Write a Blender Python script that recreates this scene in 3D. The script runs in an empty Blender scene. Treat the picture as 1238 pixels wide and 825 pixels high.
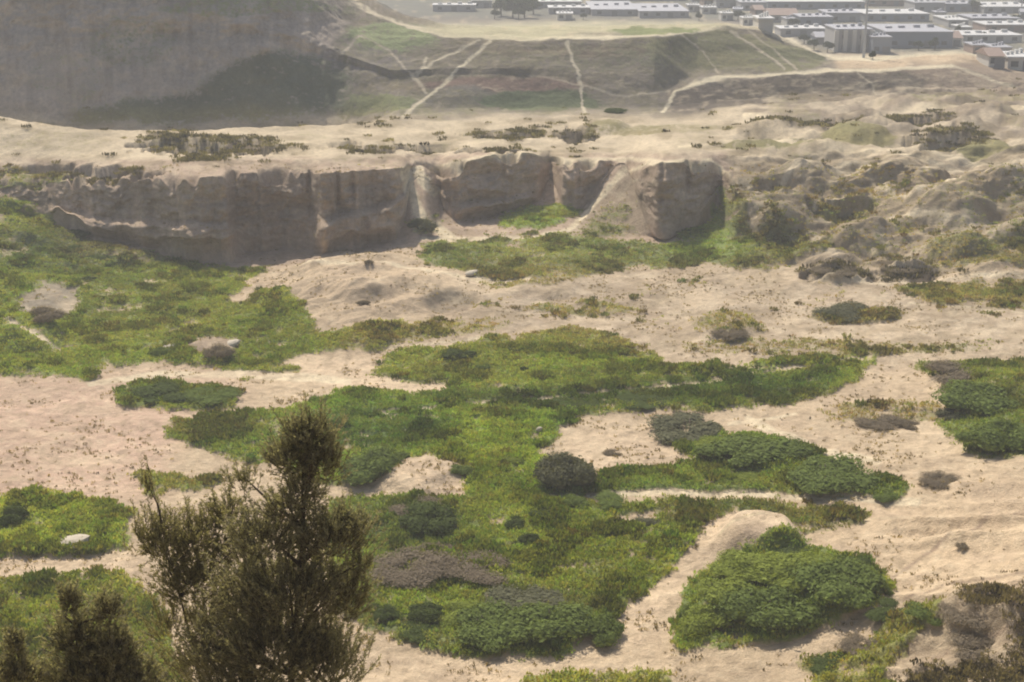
import bpy, math, random
import numpy as np
R = math.radians
random.seed(7); RNG = np.random.default_rng(11)
scene = bpy.context.scene

# ------------------------------------------------------------------ camera, sky, sun, exposure
CAMZ = 50.0; PITCH = R(17.6); F = 1700.0; W0, H0 = 1238.0, 825.0
cam = bpy.data.cameras.new("camera"); cam.sensor_width = 36.0; cam.lens = F / W0 * 36.0
cam.clip_start = 0.3; cam.clip_end = 9000
camo = bpy.data.objects.new("camera", cam); scene.collection.objects.link(camo)
camo.location = (0, 0, CAMZ); camo.rotation_euler = (R(90) - PITCH, 0, 0)
scene.camera = camo

SUN_EL, SUN_AZ = R(50), R(-24)        # azimuth measured from +Y (view direction) towards +X
world = bpy.data.worlds.new("World"); scene.world = world; world.use_nodes = True
wn = world.node_tree; wn.nodes.clear()
sky = wn.nodes.new('ShaderNodeTexSky'); sky.sky_type = 'NISHITA'; sky.sun_disc = False
sky.sun_elevation = SUN_EL; sky.sun_rotation = SUN_AZ; sky.dust_density = 5.0; sky.altitude = 700
bg = wn.nodes.new('ShaderNodeBackground'); bg.inputs[1].default_value = 0.10
wo = wn.nodes.new('ShaderNodeOutputWorld')
wn.links.new(sky.outputs[0], bg.inputs[0]); wn.links.new(bg.outputs[0], wo.inputs[0])
sl = bpy.data.lights.new("sun", 'SUN'); sl.energy = 4.0; sl.angle = R(0.6); sl.color = (1.0, 0.93, 0.82)
so = bpy.data.objects.new("sun", sl); scene.collection.objects.link(so)
sd = (math.sin(SUN_AZ) * math.cos(SUN_EL), math.cos(SUN_AZ) * math.cos(SUN_EL), math.sin(SUN_EL))
from mathutils import Vector
so.rotation_euler = Vector(sd).to_track_quat('Z', 'Y').to_euler(); so.location = (0, 0, 120)
scene.view_settings.view_transform = 'Standard'; scene.view_settings.look = 'None'
scene.view_settings.gamma = 1.0; scene.view_settings.exposure = 0.38
try: scene.cycles.filter_width = 2.0
except Exception: pass
HAZE = 0.0006

# ------------------------------------------------------------------ helpers
def lin(c):
    return tuple((v / 255 / 12.92) if v / 255 <= 0.04045 else (((v / 255 + 0.055) / 1.055) ** 2.4) for v in c)
def ray(px, row):
    xc = (px - W0 / 2) / F; yc = (H0 / 2 - row) / F
    return xc, math.cos(PITCH) + yc * math.sin(PITCH), -math.sin(PITCH) + yc * math.cos(PITCH)
def project(X, Y, Z):
    dz = Z - CAMZ
    fwd = Y * math.cos(PITCH) - dz * math.sin(PITCH)
    up = Y * math.sin(PITCH) + dz * math.cos(PITCH)
    fwd = np.maximum(fwd, .5)
    return W0 / 2 + F * X / fwd, H0 / 2 - F * up / fwd
def _h(ix, iy, iz, seed):
    n = (ix.astype(np.int64) * 374761393 + iy.astype(np.int64) * 668265263 + iz.astype(np.int64) * 2147483647 + seed * 974711) & 0x7fffffff
    n = ((n ^ (n >> 13)) * 1274126177) & 0x7fffffff
    n = ((n ^ (n >> 15)) * 1103515245 + 12345) & 0x7fffffff
    return (n ^ (n >> 16)) / float(0x7fffffff)
def vnoise(x, y, z=None, seed=0):
    ix = np.floor(x); iy = np.floor(y); fx = x - ix; fy = y - iy
    fx = fx * fx * (3 - 2 * fx); fy = fy * fy * (3 - 2 * fy)
    if z is None:
        zz = np.zeros_like(ix)
        a = _h(ix, iy, zz, seed); b = _h(ix + 1, iy, zz, seed); c = _h(ix, iy + 1, zz, seed); d = _h(ix + 1, iy + 1, zz, seed)
        return (a * (1 - fx) + b * fx) * (1 - fy) + (c * (1 - fx) + d * fx) * fy
    iz = np.floor(z); fz = z - iz; fz = fz * fz * (3 - 2 * fz)
    def lay(q):
        a = _h(ix, iy, q, seed); b = _h(ix + 1, iy, q, seed); c = _h(ix, iy + 1, q, seed); d = _h(ix + 1, iy + 1, q, seed)
        return (a * (1 - fx) + b * fx) * (1 - fy) + (c * (1 - fx) + d * fx) * fy
    return lay(iz) * (1 - fz) + lay(iz + 1) * fz
def fbm(x, y, z=None, oct=4, seed=0, gain=.5):
    s = 0; a = 1; t = 0
    for o in range(oct):
        s = s + a * vnoise(x * 2 ** o + 17.3 * o, y * 2 ** o + 9.1 * o, None if z is None else z * 2 ** o, seed + o)
        t += a; a *= gain
    return s / t                     # 0..1
def ridged(x, y, oct=4, seed=0):
    s = 0; a = 1; t = 0
    for o in range(oct):
        n = 1 - np.abs(2 * vnoise(x * 2 ** o + 5.3 * o, y * 2 ** o, None, seed + o) - 1)
        s = s + a * n * n; t += a; a *= .5
    return s / t
def sm(t):
    t = np.clip(t, 0, 1); return t * t * (3 - 2 * t)

COL = scene.collection
def link(o, parent=None):
    COL.objects.link(o)
    if parent is not None: o.parent = parent
    return o
def tag(o, label=None, cat=None, group=None, kind=None):
    if label: o['label'] = label
    if cat: o['category'] = cat
    if group: o['group'] = group
    if kind: o['kind'] = kind
    return o
def empty(name, loc=(0, 0, 0), rz=0):
    o = bpy.data.objects.new(name, None); o.location = loc; o.rotation_euler = (0, 0, rz); o.empty_display_size = .3
    return link(o)
def mesh_np(name, V, Fq, mat, parent=None, cols=None, smooth=False, idx=None):
    """V (n,3); Fq (m,k) faces of equal size k"""
    me = bpy.data.meshes.new(name); V = np.asarray(V, np.float32); Fq = np.asarray(Fq, np.int32)
    m, k = Fq.shape
    me.vertices.add(len(V)); me.vertices.foreach_set('co', V.ravel())
    me.loops.add(m * k); me.loops.foreach_set('vertex_index', Fq.ravel())
    me.polygons.add(m); me.polygons.foreach_set('loop_start', np.arange(0, m * k, k, dtype=np.int32))
    try: me.polygons.foreach_set('loop_total', np.full(m, k, np.int32))
    except Exception: pass
    me.polygons.foreach_set('use_smooth', np.full(m, bool(smooth)))
    if cols:
        for cn, arr in cols.items():
            at = me.attributes.new(cn, 'FLOAT_COLOR', 'POINT')
            a4 = np.ones((len(V), 4), np.float32); a4[:, :3] = arr
            at.data.foreach_set('color', a4.ravel())
    me.update(calc_edges=True)
    if mat: me.materials.append(mat)
    o = bpy.data.objects.new(name, me)
    return link(o, parent)
class MB:
    def __init__(s): s.v = []; s.f = []
    def box(s, x0, x1, y0, y1, z0, z1):
        n = len(s.v)
        s.v += [(x0, y0, z0), (x1, y0, z0), (x1, y1, z0), (x0, y1, z0), (x0, y0, z1), (x1, y0, z1), (x1, y1, z1), (x0, y1, z1)]
        s.f += [tuple(n + i for i in q) for q in ((0, 3, 2, 1), (4, 5, 6, 7), (0, 1, 5, 4), (1, 2, 6, 5), (2, 3, 7, 6), (3, 0, 4, 7))]
    def gable(s, x0, x1, y0, y1, z0, z1, th=.25):
        n = len(s.v); ym = (y0 + y1) / 2
        s.v += [(x0, y0, z0), (x1, y0, z0), (x1, y1, z0), (x0, y1, z0), (x0, ym, z1), (x1, ym, z1)]
        s.f += [(n, n + 1, n + 5, n + 4), (n + 3, n + 4, n + 5, n + 2), (n, n + 4, n + 3), (n + 1, n + 2, n + 5), (n, n + 3, n + 2, n + 1)]
    def tube(s, p0, p1, r0, r1, k=6):
        p0 = Vector(p0); p1 = Vector(p1); d = (p1 - p0)
        if d.length < 1e-5: return
        d.normalize(); a = d.orthogonal().normalized(); b = d.cross(a); n = len(s.v)
        for p, r in ((p0, r0), (p1, r1)):
            for i in range(k):
                t = 2 * math.pi * i / k; s.v.append(tuple(p + a * (math.cos(t) * r) + b * (math.sin(t) * r)))
        for i in range(k): s.f.append((n + i, n + (i + 1) % k, n + k + (i + 1) % k, n + k + i))
        s.f.append(tuple(n + k + i for i in range(k))); s.f.append(tuple(n + k - 1 - i for i in range(k)))
    def build(s, name, mat, parent=None, smooth=False):
        me = bpy.data.meshes.new(name); me.from_pydata(s.v, [], s.f); me.update()
        if mat: me.materials.append(mat)
        if smooth:
            for p in me.polygons: p.use_smooth = True
        return link(bpy.data.objects.new(name, me), parent)

# ------------------------------------------------------------------ materials
def newmat(name):
    m = bpy.data.materials.new(name); m.use_nodes = True
    nt = m.node_tree; nt.nodes.clear()
    out = nt.nodes.new('ShaderNodeOutputMaterial'); return m, nt, out
def N(nt, t, **kw):
    n = nt.nodes.new(t)
    for k, v in kw.items(): setattr(n, k, v)
    return n
def mathn(nt, op, a, b=None, clamp=False):
    n = N(nt, 'ShaderNodeMath', operation=op); n.use_clamp = clamp
    for i, v in enumerate((a, b)):
        if v is None: continue
        if isinstance(v, (int, float)): n.inputs[i].default_value = v
        else: nt.links.new(v, n.inputs[i])
    return n.outputs[0]
def noise(nt, vec, scale, detail=4, rough=.55):
    n = N(nt, 'ShaderNodeTexNoise'); n.inputs['Scale'].default_value = scale
    n.inputs['Detail'].default_value = detail; n.inputs['Roughness'].default_value = rough
    nt.links.new(vec, n.inputs['Vector']); return n
def mixc(nt, fac, a, b, mode='MIX'):
    n = N(nt, 'ShaderNodeMix', data_type='RGBA', blend_type=mode)
    for s, v in ((n.inputs[0], fac), (n.inputs[6], a), (n.inputs[7], b)):
        if isinstance(v, (int, float)): s.default_value = v
        elif isinstance(v, tuple): s.default_value = (*v[:3], 1)
        else: nt.links.new(v, s)
    return n.outputs[2]

def terrain_mat():
    m, nt, out = newmat('terrain_soil_and_grass')
    at = lambda n: N(nt, 'ShaderNodeAttribute', attribute_name=n)
    soil = at('soil'); grass = at('grass'); cov = at('cover')
    geo = N(nt, 'ShaderNodeNewGeometry'); pos = geo.outputs['Position']
    n1 = noise(nt, pos, 1.3, 6, .65); n2 = noise(nt, pos, 6.0, 4, .6); n3 = noise(nt, pos, .25, 5, .6)
    nn = mathn(nt, 'SUBTRACT', mathn(nt, 'ADD', mathn(nt, 'MULTIPLY', n1.outputs[0], .7), mathn(nt, 'MULTIPLY', n3.outputs[0], .3)), .5)
    sep = N(nt, 'ShaderNodeSeparateColor'); nt.links.new(cov.outputs['Color'], sep.inputs[0])
    c = mathn(nt, 'ADD', sep.outputs[0], mathn(nt, 'MULTIPLY', nn, 1.5))
    mr = N(nt, 'ShaderNodeMapRange', interpolation_type='SMOOTHSTEP'); nt.links.new(c, mr.inputs[0])
    mr.inputs[1].default_value = .28; mr.inputs[2].default_value = .70
    # tonal mottling
    def mott(col, amt, src):
        v = mathn(nt, 'ADD', 1 - amt * .5, mathn(nt, 'MULTIPLY', src, amt))
        cc = N(nt, 'ShaderNodeCombineColor')
        for i in range(3): nt.links.new(v, cc.inputs[i])
        return mixc(nt, 1.0, col, cc.outputs[0], 'MULTIPLY')
    s1 = mott(soil.outputs['Color'], .9, n1.outputs[0]); s1 = mott(s1, .6, n2.outputs[0])
    n4 = noise(nt, pos, 22.0, 3, .7); s1 = mott(s1, .6, n4.outputs[0])
    g1 = mott(grass.outputs['Color'], 1.1, n1.outputs[0]); g1 = mott(g1, .8, n2.outputs[0])
    base = mixc(nt, mr.outputs[0], s1, g1)
    bs = N(nt, 'ShaderNodeBsdfPrincipled'); nt.links.new(base, bs.inputs['Base Color'])
    bs.inputs['Roughness'].default_value = .95; bs.inputs['Specular IOR Level'].default_value = .15
    bump = N(nt, 'ShaderNodeBump'); bump.inputs['Strength'].default_value = .9; bump.inputs['Distance'].default_value = .30
    hh = mathn(nt, 'ADD', n1.outputs[0], mathn(nt, 'MULTIPLY', n2.outputs[0], .45))
    nt.links.new(hh, bump.inputs['Height']); nt.links.new(bump.outputs[0], bs.inputs['Normal'])
    nt.links.new(bs.outputs[0], out.inputs[0]); return m
def leaf_mat(name, attr=None, col=(.08, .12, .03), trans=.3, var=.5, scale=1.5, tcol=None):
    m, nt, out = newmat(name)
    geo = N(nt, 'ShaderNodeNewGeometry'); oi = N(nt, 'ShaderNodeObjectInfo')
    n1 = noise(nt, geo.outputs['Position'], scale, 4, .6)
    if attr: base = N(nt, 'ShaderNodeAttribute', attribute_name=attr).outputs['Color']
    else:
        rgb = N(nt, 'ShaderNodeRGB'); rgb.outputs[0].default_value = (*col, 1); base = rgb.outputs[0]
    v = mathn(nt, 'ADD', mathn(nt, 'ADD', 1 - var * .75, mathn(nt, 'MULTIPLY', n1.outputs[0], var)), mathn(nt, 'MULTIPLY', geo.outputs['Random Per Island'], var * .5))
    cc = N(nt, 'ShaderNodeCombineColor')
    nt.links.new(v, cc.inputs[0]); nt.links.new(v, cc.inputs[1]); nt.links.new(mathn(nt, 'MULTIPLY', v, .95), cc.inputs[2])
    base = mixc(nt, 1.0, base, cc.outputs[0], 'MULTIPLY')
    d = N(nt, 'ShaderNodeBsdfDiffuse'); t = N(nt, 'ShaderNodeBsdfTranslucent'); mx = N(nt, 'ShaderNodeMixShader')
    mx.inputs[0].default_value = trans
    nt.links.new(base, d.inputs[0])
    tb = mixc(nt, 1.0, base, (1.35, 1.3, .6), 'MULTIPLY'); nt.links.new(tb, t.inputs[0])
    nt.links.new(d.outputs[0], mx.inputs[1]); nt.links.new(t.outputs[0], mx.inputs[2]); nt.links.new(mx.outputs[0], out.inputs[0])
    return m
def plain_mat(name, col, rough=.8, var=.25, scale=.6, metal=0):
    m, nt, out = newmat(name)
    tc = N(nt, 'ShaderNodeNewGeometry'); n1 = noise(nt, tc.outputs['Position'], scale, 5, .6)
    v = mathn(nt, 'ADD', 1 - var * .5, mathn(nt, 'MULTIPLY', n1.outputs[0], var))
    cc = N(nt, 'ShaderNodeCombineColor')
    for i in range(3): nt.links.new(v, cc.inputs[i])
    b = mixc(nt, 1.0, tuple(col), cc.outputs[0], 'MULTIPLY')
    bs = N(nt, 'ShaderNodeBsdfPrincipled'); nt.links.new(b, bs.inputs['Base Color']); bs.inputs['Roughness'].default_value = rough
    bs.inputs['Metallic'].default_value = metal
    bump = N(nt, 'ShaderNodeBump'); bump.inputs['Strength'].default_value = .3; bump.inputs['Distance'].default_value = .05
    nt.links.new(n1.outputs[0], bump.inputs['Height']); nt.links.new(bump.outputs[0], bs.inputs['Normal'])
    nt.links.new(bs.outputs[0], out.inputs[0]); return m

# ------------------------------------------------------------------ ground-cover plan (which soil / vegetation grows where)
HH, WW = 825, 1238
yy, xx = np.mgrid[0:HH, 0:WW].astype(np.float32)
def blur(a, r):
    r = int(round(r))
    if r < 1: return a
    for _ in range(2):
        for ax in (0, 1):
            p = np.pad(a, [(r + 1, r) if i == ax else (0, 0) for i in (0, 1)], mode='edge').cumsum(axis=ax)
            n = a.shape[ax]
            a = (np.take(p, range(2 * r + 1, 2 * r + 1 + n), axis=ax) - np.take(p, range(0, n), axis=ax)) / (2 * r + 1)
    return a
wx = (fbm(xx / 38, yy / 14, seed=3) - .5) * 34; wy = (fbm(xx / 38, yy / 14, seed=9) - .5) * 14
wx2 = (fbm(xx / 9, yy / 4, seed=5, oct=3) - .5) * 9; wy2 = (fbm(xx / 9, yy / 4, seed=6, oct=3) - .5) * 4
XW, YW = xx + wx + wx2, yy + wy + wy2
def poly(pts, soft=2, warp=1.0):
    X = xx + (wx + wx2) * warp; Y = yy + (wy + wy2) * warp
    ins = np.zeros((HH, WW), bool); n = len(pts)
    for i in range(n):
        x0, y0 = pts[i]; x1, y1 = pts[(i + 1) % n]
        if y0 == y1: continue
        c = ((y0 > Y) != (y1 > Y)) & (X < (x1 - x0) * (Y - y0) / (y1 - y0) + x0); ins ^= c
    return blur(ins.astype(np.float32), soft)
def line(pts, w, warp=.5, soft=.8, vs=1.0):
    X = xx + (wx * .3 + wx2) * warp; Y = yy + (wy * .3 + wy2) * warp; best = np.full((HH, WW), 1e9, np.float32)
    for (x0, y0), (x1, y1) in zip(pts[:-1], pts[1:]):
        dx, dy = x1 - x0, (y1 - y0) * vs; t = np.clip(((X - x0) * dx + (Y - y0) * vs * dy) / (dx * dx + dy * dy + 1e-6), 0, 1)
        best = np.minimum(best, np.hypot(X - x0 - t * dx, (Y - y0) * vs - t * dy))
    return np.clip((w / 2 + soft - best) / (2 * soft), 0, 1)
def ell(cx, cy, rx, ry, soft=.35, warp=1.0):
    X = xx + (wx + wx2) * warp * .6; Y = yy + (wy + wy2) * warp * .6
    d = np.hypot((X - cx) / rx, (Y - cy) / ry); return np.clip((1 + soft / 2 - d) / soft, 0, 1)

COV = np.zeros((HH, WW), np.float32)
SOIL = np.zeros((HH, WW, 3), np.float32); GRS = np.zeros((HH, WW, 3), np.float32)
ROUGH = np.zeros((HH, WW), np.float32)
SOIL[:] = (.47, .36, .235); GRS[:] = (.175, .19, .058)
def put(A, m, c):
    if A.ndim == 3: A += (np.array(c, np.float32) - A) * m[..., None]
    else: A += (c - A) * m
def soil(m, c): put(SOIL, m, c)
def green(m, c=None, a=1.0):
    global COV
    if c is not None and c[0] < .145 and c not in (MID,): c = (c[0] * 1.45, c[1] * 1.42, c[2] * 1.3)
    COV = np.maximum(COV, m * a)
    if c is not None: put(GRS, np.clip(m * 1.3, 0, 1), c)
def bare(m, a=0.0): put(COV, m, a)
MID = (.180, .212, .056); BRIGHT = (.215, .260, .055); DARK = (.10, .115, .035); OLIVE = (.22, .20, .085); GREYG = (.165, .165, .088)
SAND = (.54, .42, .27); PINK = (.49, .345, .245); BROWN = (.39, .30, .205); PALE = (.62, .52, .35); DUSK = (.26, .20, .145)

# soils
soil(poly([(-60, 455), (120, 455), (260, 450), (300, 480), (220, 520), (200, 600), (-60, 620)], 12), PINK)
soil(poly([(560, 330), (1300, 330), (1300, 440), (800, 440), (560, 400)], 12), (.42, .33, .225))
soil(poly([(560, 345), (780, 340), (760, 395), (560, 400)], 8), (.37, .29, .20))
soil(poly([(880, 175), (1300, 190), (1300, 330), (960, 325), (890, 290)], 10), (.34, .265, .175))
soil(poly([(-60, 110), (1300, 105), (1300, 190), (860, 195), (-60, 205)], 4), (.47, .385, .26))
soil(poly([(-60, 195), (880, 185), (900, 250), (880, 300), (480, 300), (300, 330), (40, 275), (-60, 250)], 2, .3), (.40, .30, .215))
soil(poly([(880, 95), (1300, 80), (1300, 165), (900, 155)], 5), (.27, .215, .155))
soil(poly([(900, 610), (1300, 560), (1300, 730), (1130, 725), (1080, 680), (960, 655)], 10), (.50, .38, .245))
soil(poly([(1100, 735), (1300, 700), (1300, 850), (1080, 850)], 10), (.29, .225, .15))
DRYZ = poly([(1100, 740), (1300, 700), (1300, 850), (1080, 850)], 10)
soil(poly([(850, 630), (960, 630), (970, 665), (870, 690), (835, 680)], 3), (.42, .32, .225))
soil(poly([(-80, -20), (430, -20), (470, 60), (430, 110), (400, 135), (250, 155), (-80, 135)], 4), (.37, .31, .25))
# far slopes; base soils darkened to paint in the slopes' shade
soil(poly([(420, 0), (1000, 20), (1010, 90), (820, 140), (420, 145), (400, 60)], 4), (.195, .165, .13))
green(poly([(420, -10), (560, 40), (1000, 30), (1010, 80), (820, 140), (400, 145), (400, 60)], 4), (.095, .088, .06), .50)
green(ell(860, 62, 90, 26), (.15, .145, .08), .7); green(ell(940, 70, 60, 20), (.15, .145, .08), .7)
green(ell(655, 122, 75, 14), (.07, .085, .05), .9); green(ell(700, 70, 110, 15), (.09, .09, .06), .5)
soil(ell(600, 102, 110, 9), (.19, .13, .10)); bare(ell(600, 102, 90, 7), .2)
soil(ell(720, 62, 130, 6), (.18, .14, .10)); soil(ell(550, 118, 50, 14), (.15, .135, .11))
soil(ell(440, 80, 60, 24), (.19, .165, .145)); green(ell(470, 45, 60, 18), (.13, .15, .085), .7)
green(ell(450, 125, 60, 14), (.15, .165, .08), .7)
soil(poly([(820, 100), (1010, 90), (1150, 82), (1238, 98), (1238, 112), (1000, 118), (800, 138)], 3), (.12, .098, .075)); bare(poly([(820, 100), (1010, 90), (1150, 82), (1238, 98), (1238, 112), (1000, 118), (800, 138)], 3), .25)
soil(poly([(1100, 75), (1260, 75), (1260, 120), (1120, 110)], 3), (.26, .20, .145))
green(poly([(60, 132), (150, 122), (235, 112), (275, 78), (330, 62), (390, 68), (430, 95), (415, 132), (280, 152), (100, 152)], 9), (.070, .078, .056), .8)
green(ell(160, 50, 60, 35), (.11, .12, .07), .42); green(ell(300, 10, 120, 12), (.12, .14, .07), .5); green(ell(85, 95, 60, 30), (.11, .12, .07), .35)
for p, w, a in [([(410, -5), (440, 8), (480, 27), (540, 43), (600, 46), (740, 46), (830, 40), (880, 32), (915, 33), (955, 48), (985, 64), (1010, 70)], 5, .9),
             ([(592, 50), (575, 65), (560, 80), (522, 114), (486, 142)], 4, .9), ([(578, 50), (530, 73), (498, 92)], 3, .7), ([(498, 90), (516, 112)], 3, .7),
             ([(516, 70), (505, 92)], 4, .6), ([(686, 52), (693, 75), (700, 95), (706, 138)], 4, .8), ([(800, 137), (818, 110), (840, 100), (880, 93), (960, 89), (1060, 86), (1150, 79)], 4, .9),
             ([(820, 42), (850, 65), (868, 88)], 2, .6), ([(885, 40), (915, 60), (950, 84)], 3, .6), ([(905, 38), (940, 66), (965, 84)], 2.5, .5),
             ([(640, 92), (690, 100), (760, 115), (810, 110)], 2, .4), ([(430, 45), (470, 62), (500, 95)], 2.5, .5), ([(412, 65), (436, 45)], 3, .5),
             ([(1000, 70), (1060, 71), (1120, 64), (1165, 62), (1200, 72), (1238, 82)], 6, .9), ([(1150, 78), (1200, 98), (1238, 106)], 3, .7), ([(1035, 88), (1055, 105), (1060, 116)], 2, .6)]:
    m = line(p, w); soil(m * a, (.56, .49, .34)); bare(m * a)
m = poly([(560, 30), (700, 25), (830, 25), (870, 28), (900, 35), (600, 48), (540, 44), (500, 30)], 3, .3); soil(m, (.42, .38, .24)); bare(m * .8, .3); green(ell(790, 38, 60, 5), (.17, .19, .08), .7)
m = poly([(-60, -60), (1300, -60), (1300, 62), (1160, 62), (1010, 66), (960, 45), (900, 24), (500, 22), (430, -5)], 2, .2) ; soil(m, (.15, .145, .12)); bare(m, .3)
# greens of the basin
green(poly([(-60, 238), (40, 252), (90, 288), (180, 312), (260, 326), (330, 324), (300, 345), (285, 370), (340, 352), (375, 375), (390, 402), (480, 385), (500, 395), (460, 420), (400, 424), (335, 430), (330, 440), (390, 446), (300, 456), (240, 440), (140, 443), (110, 450), (110, 463), (0, 452), (-60, 450)], 3), MID)
put(GRS, ell(170, 370, 110, 45, .8), (.165, .185, .062)); put(GRS, ell(70, 300, 90, 25, .8), (.085, .105, .05)); put(GRS, ell(330, 405, 80, 22, .8), (.145, .18, .045))
put(GRS, ell(170, 300, 90, 22, .8), GREYG); bare(ell(58, 368, 38, 20), .15); bare(ell(258, 420, 32, 12), .1); soil(ell(258, 420, 40, 18), (.34, .26, .18)); soil(ell(58, 368, 50, 25), (.26, .22, .16))
bare(line([(300, 345), (330, 332), (400, 318)], 12), .1); bare(line([(285, 366), (312, 358)], 6), .1)
green(poly([(510, 294), (545, 290), (690, 284), (780, 290), (880, 300), (930, 265), (1010, 292), (1000, 310), (930, 326), (770, 320), (700, 341), (590, 340), (575, 332), (512, 322)], 3), (.125, .140, .068), .85)
green(poly([(606, 266), (650, 247), (700, 243), (705, 258), (665, 280), (600, 278)], 2), (.13, .165, .05)); green(poly([(800, 300), (850, 268), (868, 240), (895, 222), (905, 250), (900, 285), (930, 300), (860, 318)], 3), (.125, .16, .05), .9)
green(ell(510, 272, 22, 12), (.14, .15, .08), .7)
green(poly([(430, 462), (480, 425), (600, 408), (690, 396), (760, 408), (810, 440), (900, 440), (1060, 424), (1042, 460), (960, 486), (860, 497), (700, 500), (560, 492), (440, 492), (415, 474)], 3), MID)
put(GRS, poly([(470, 428), (600, 408), (700, 394), (770, 410), (800, 448), (700, 462), (500, 462)], 8), (.185, .205, .062)); put(GRS, poly([(640, 415), (770, 405), (800, 450), (640, 452)], 10), (.17, .21, .045))
put(GRS, poly([(400, 478), (700, 470), (880, 452), (1040, 448), (960, 486), (700, 500), (400, 500)], 5), (.082, .118, .034))
green(poly([(420, 400), (560, 380), (640, 385), (600, 400), (480, 412), (400, 425)], 5), (.18, .17, .07), .62)
green(poly([(195, 512), (280, 502), (340, 495), (420, 470), (560, 490), (700, 500), (680, 520), (652, 545), (720, 600), (690, 615), (640, 660), (590, 660), (560, 605), (575, 572), (520, 552), (470, 586), (380, 590), (330, 560), (240, 545), (200, 530)], 3), (.105, .145, .040))
put(GRS, ell(590, 545, 70, 45, .8), BRIGHT); put(GRS, ell(450, 520, 90, 25, .8), (.085, .125, .035)); put(GRS, ell(250, 520, 70, 18, .8), (.13, .135, .05))
green(poly([(400, 602), (470, 597), (560, 607), (640, 600), (700, 612), (830, 608), (850, 630), (830, 672), (810, 702), (752, 742), (750, 775), (690, 795), (540, 790), (430, 762), (400, 700)], 3), MID)
put(GRS, ell(740, 675, 85, 45, .8), (.16, .18, .042)); put(GRS, ell(480, 640, 90, 35, .8), (.11, .14, .05)); put(GRS, ell(480, 770, 90, 22, .8), (.12, .14, .06)); put(GRS, ell(660, 730, 90, 18, .8), (.14, .15, .055))
green(poly([(-40, 610), (40, 600), (90, 600), (165, 620), (160, 662), (100, 672), (-40, 675)], 3), (.14, .17, .045)); green(poly([(-40, 700), (60, 690), (150, 692), (200, 740), (230, 850), (-40, 850)], 4), (.15, .175, .045))
green(poly([(130, 470), (200, 463), (290, 474), (285, 494), (150, 493)], 2), (.105, .13, .04)); green(poly([(155, 576), (220, 572), (270, 578), (255, 590), (180, 598)], 2), (.12, .125, .05), .8)
green(poly([(700, 600), (725, 575), (790, 562), (850, 520), (980, 545), (1100, 597), (1090, 610), (930, 606), (760, 601)], 3), (.10, .13, .04)); green(poly([(795, 618), (880, 610), (1060, 620), (1035, 640), (960, 652), (880, 627), (850, 650), (800, 642)], 3), (.15, .15, .06), .85)
green(poly([(815, 790), (822, 720), (870, 682), (960, 662), (1050, 680), (1085, 705), (1060, 735), (960, 777), (870, 786)], 2, .5), (.125, .15, .05)); green(poly([(955, 797), (1030, 790), (1080, 758), (1130, 730), (1138, 760), (1090, 800), (1045, 840), (1000, 840)], 4), (.13, .13, .045), .9)
green(poly([(630, 816), (800, 808), (812, 840), (600, 850)], 3), (.14, .15, .05)); green(poly([(1070, 347), (1238, 337), (1300, 340), (1300, 378), (1130, 368)], 3), (.20, .215, .065), .9)
green(poly([(1110, 302), (1300, 292), (1300, 325), (1130, 328)], 4), (.155, .16, .06), .75); green(poly([(1100, 440), (1300, 440), (1300, 552), (1170, 550), (1130, 505), (1150, 470)], 4), (.10, .12, .04), .8)
green(ell(1035, 380, 55, 8), (.12, .14, .06), .9); green(ell(1040, 168, 48, 9), (.17, .18, .07), .85); green(ell(1190, 182, 45, 8), (.15, .165, .065), .8); green(ell(940, 176, 70, 9), (.17, .175, .07), .7)
green(ell(1030, 250, 42, 10), (.13, .15, .05), .85); green(ell(700, 372, 70, 8), (.17, .17, .08), .6); green(ell(640, 345, 50, 5), (.16, .16, .08), .5); green(ell(1000, 420, 200, 12), (.20, .18, .09), .45)
green(ell(1180, 120, 90, 8), (.19, .18, .08), .45); green(ell(230, 172, 55, 10), (.20, .19, .08), .4); green(ell(60, 172, 70, 14), (.22, .2, .1), .4); green(ell(20, 215, 60, 14), (.17, .18, .08), .6)
green(ell(760, 158, 60, 6), (.17, .17, .09), .6); green(ell(840, 155, 60, 5), (.17, .17, .09), .5); green(ell(880, 395, 45, 14), (.19, .17, .09), .55); green(ell(1080, 500, 90, 14), (.2, .17, .09), .5)
green(poly([(880, 195), (1250, 200), (1250, 320), (950, 320), (890, 270)], 12), (.22, .20, .09), .40)
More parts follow.
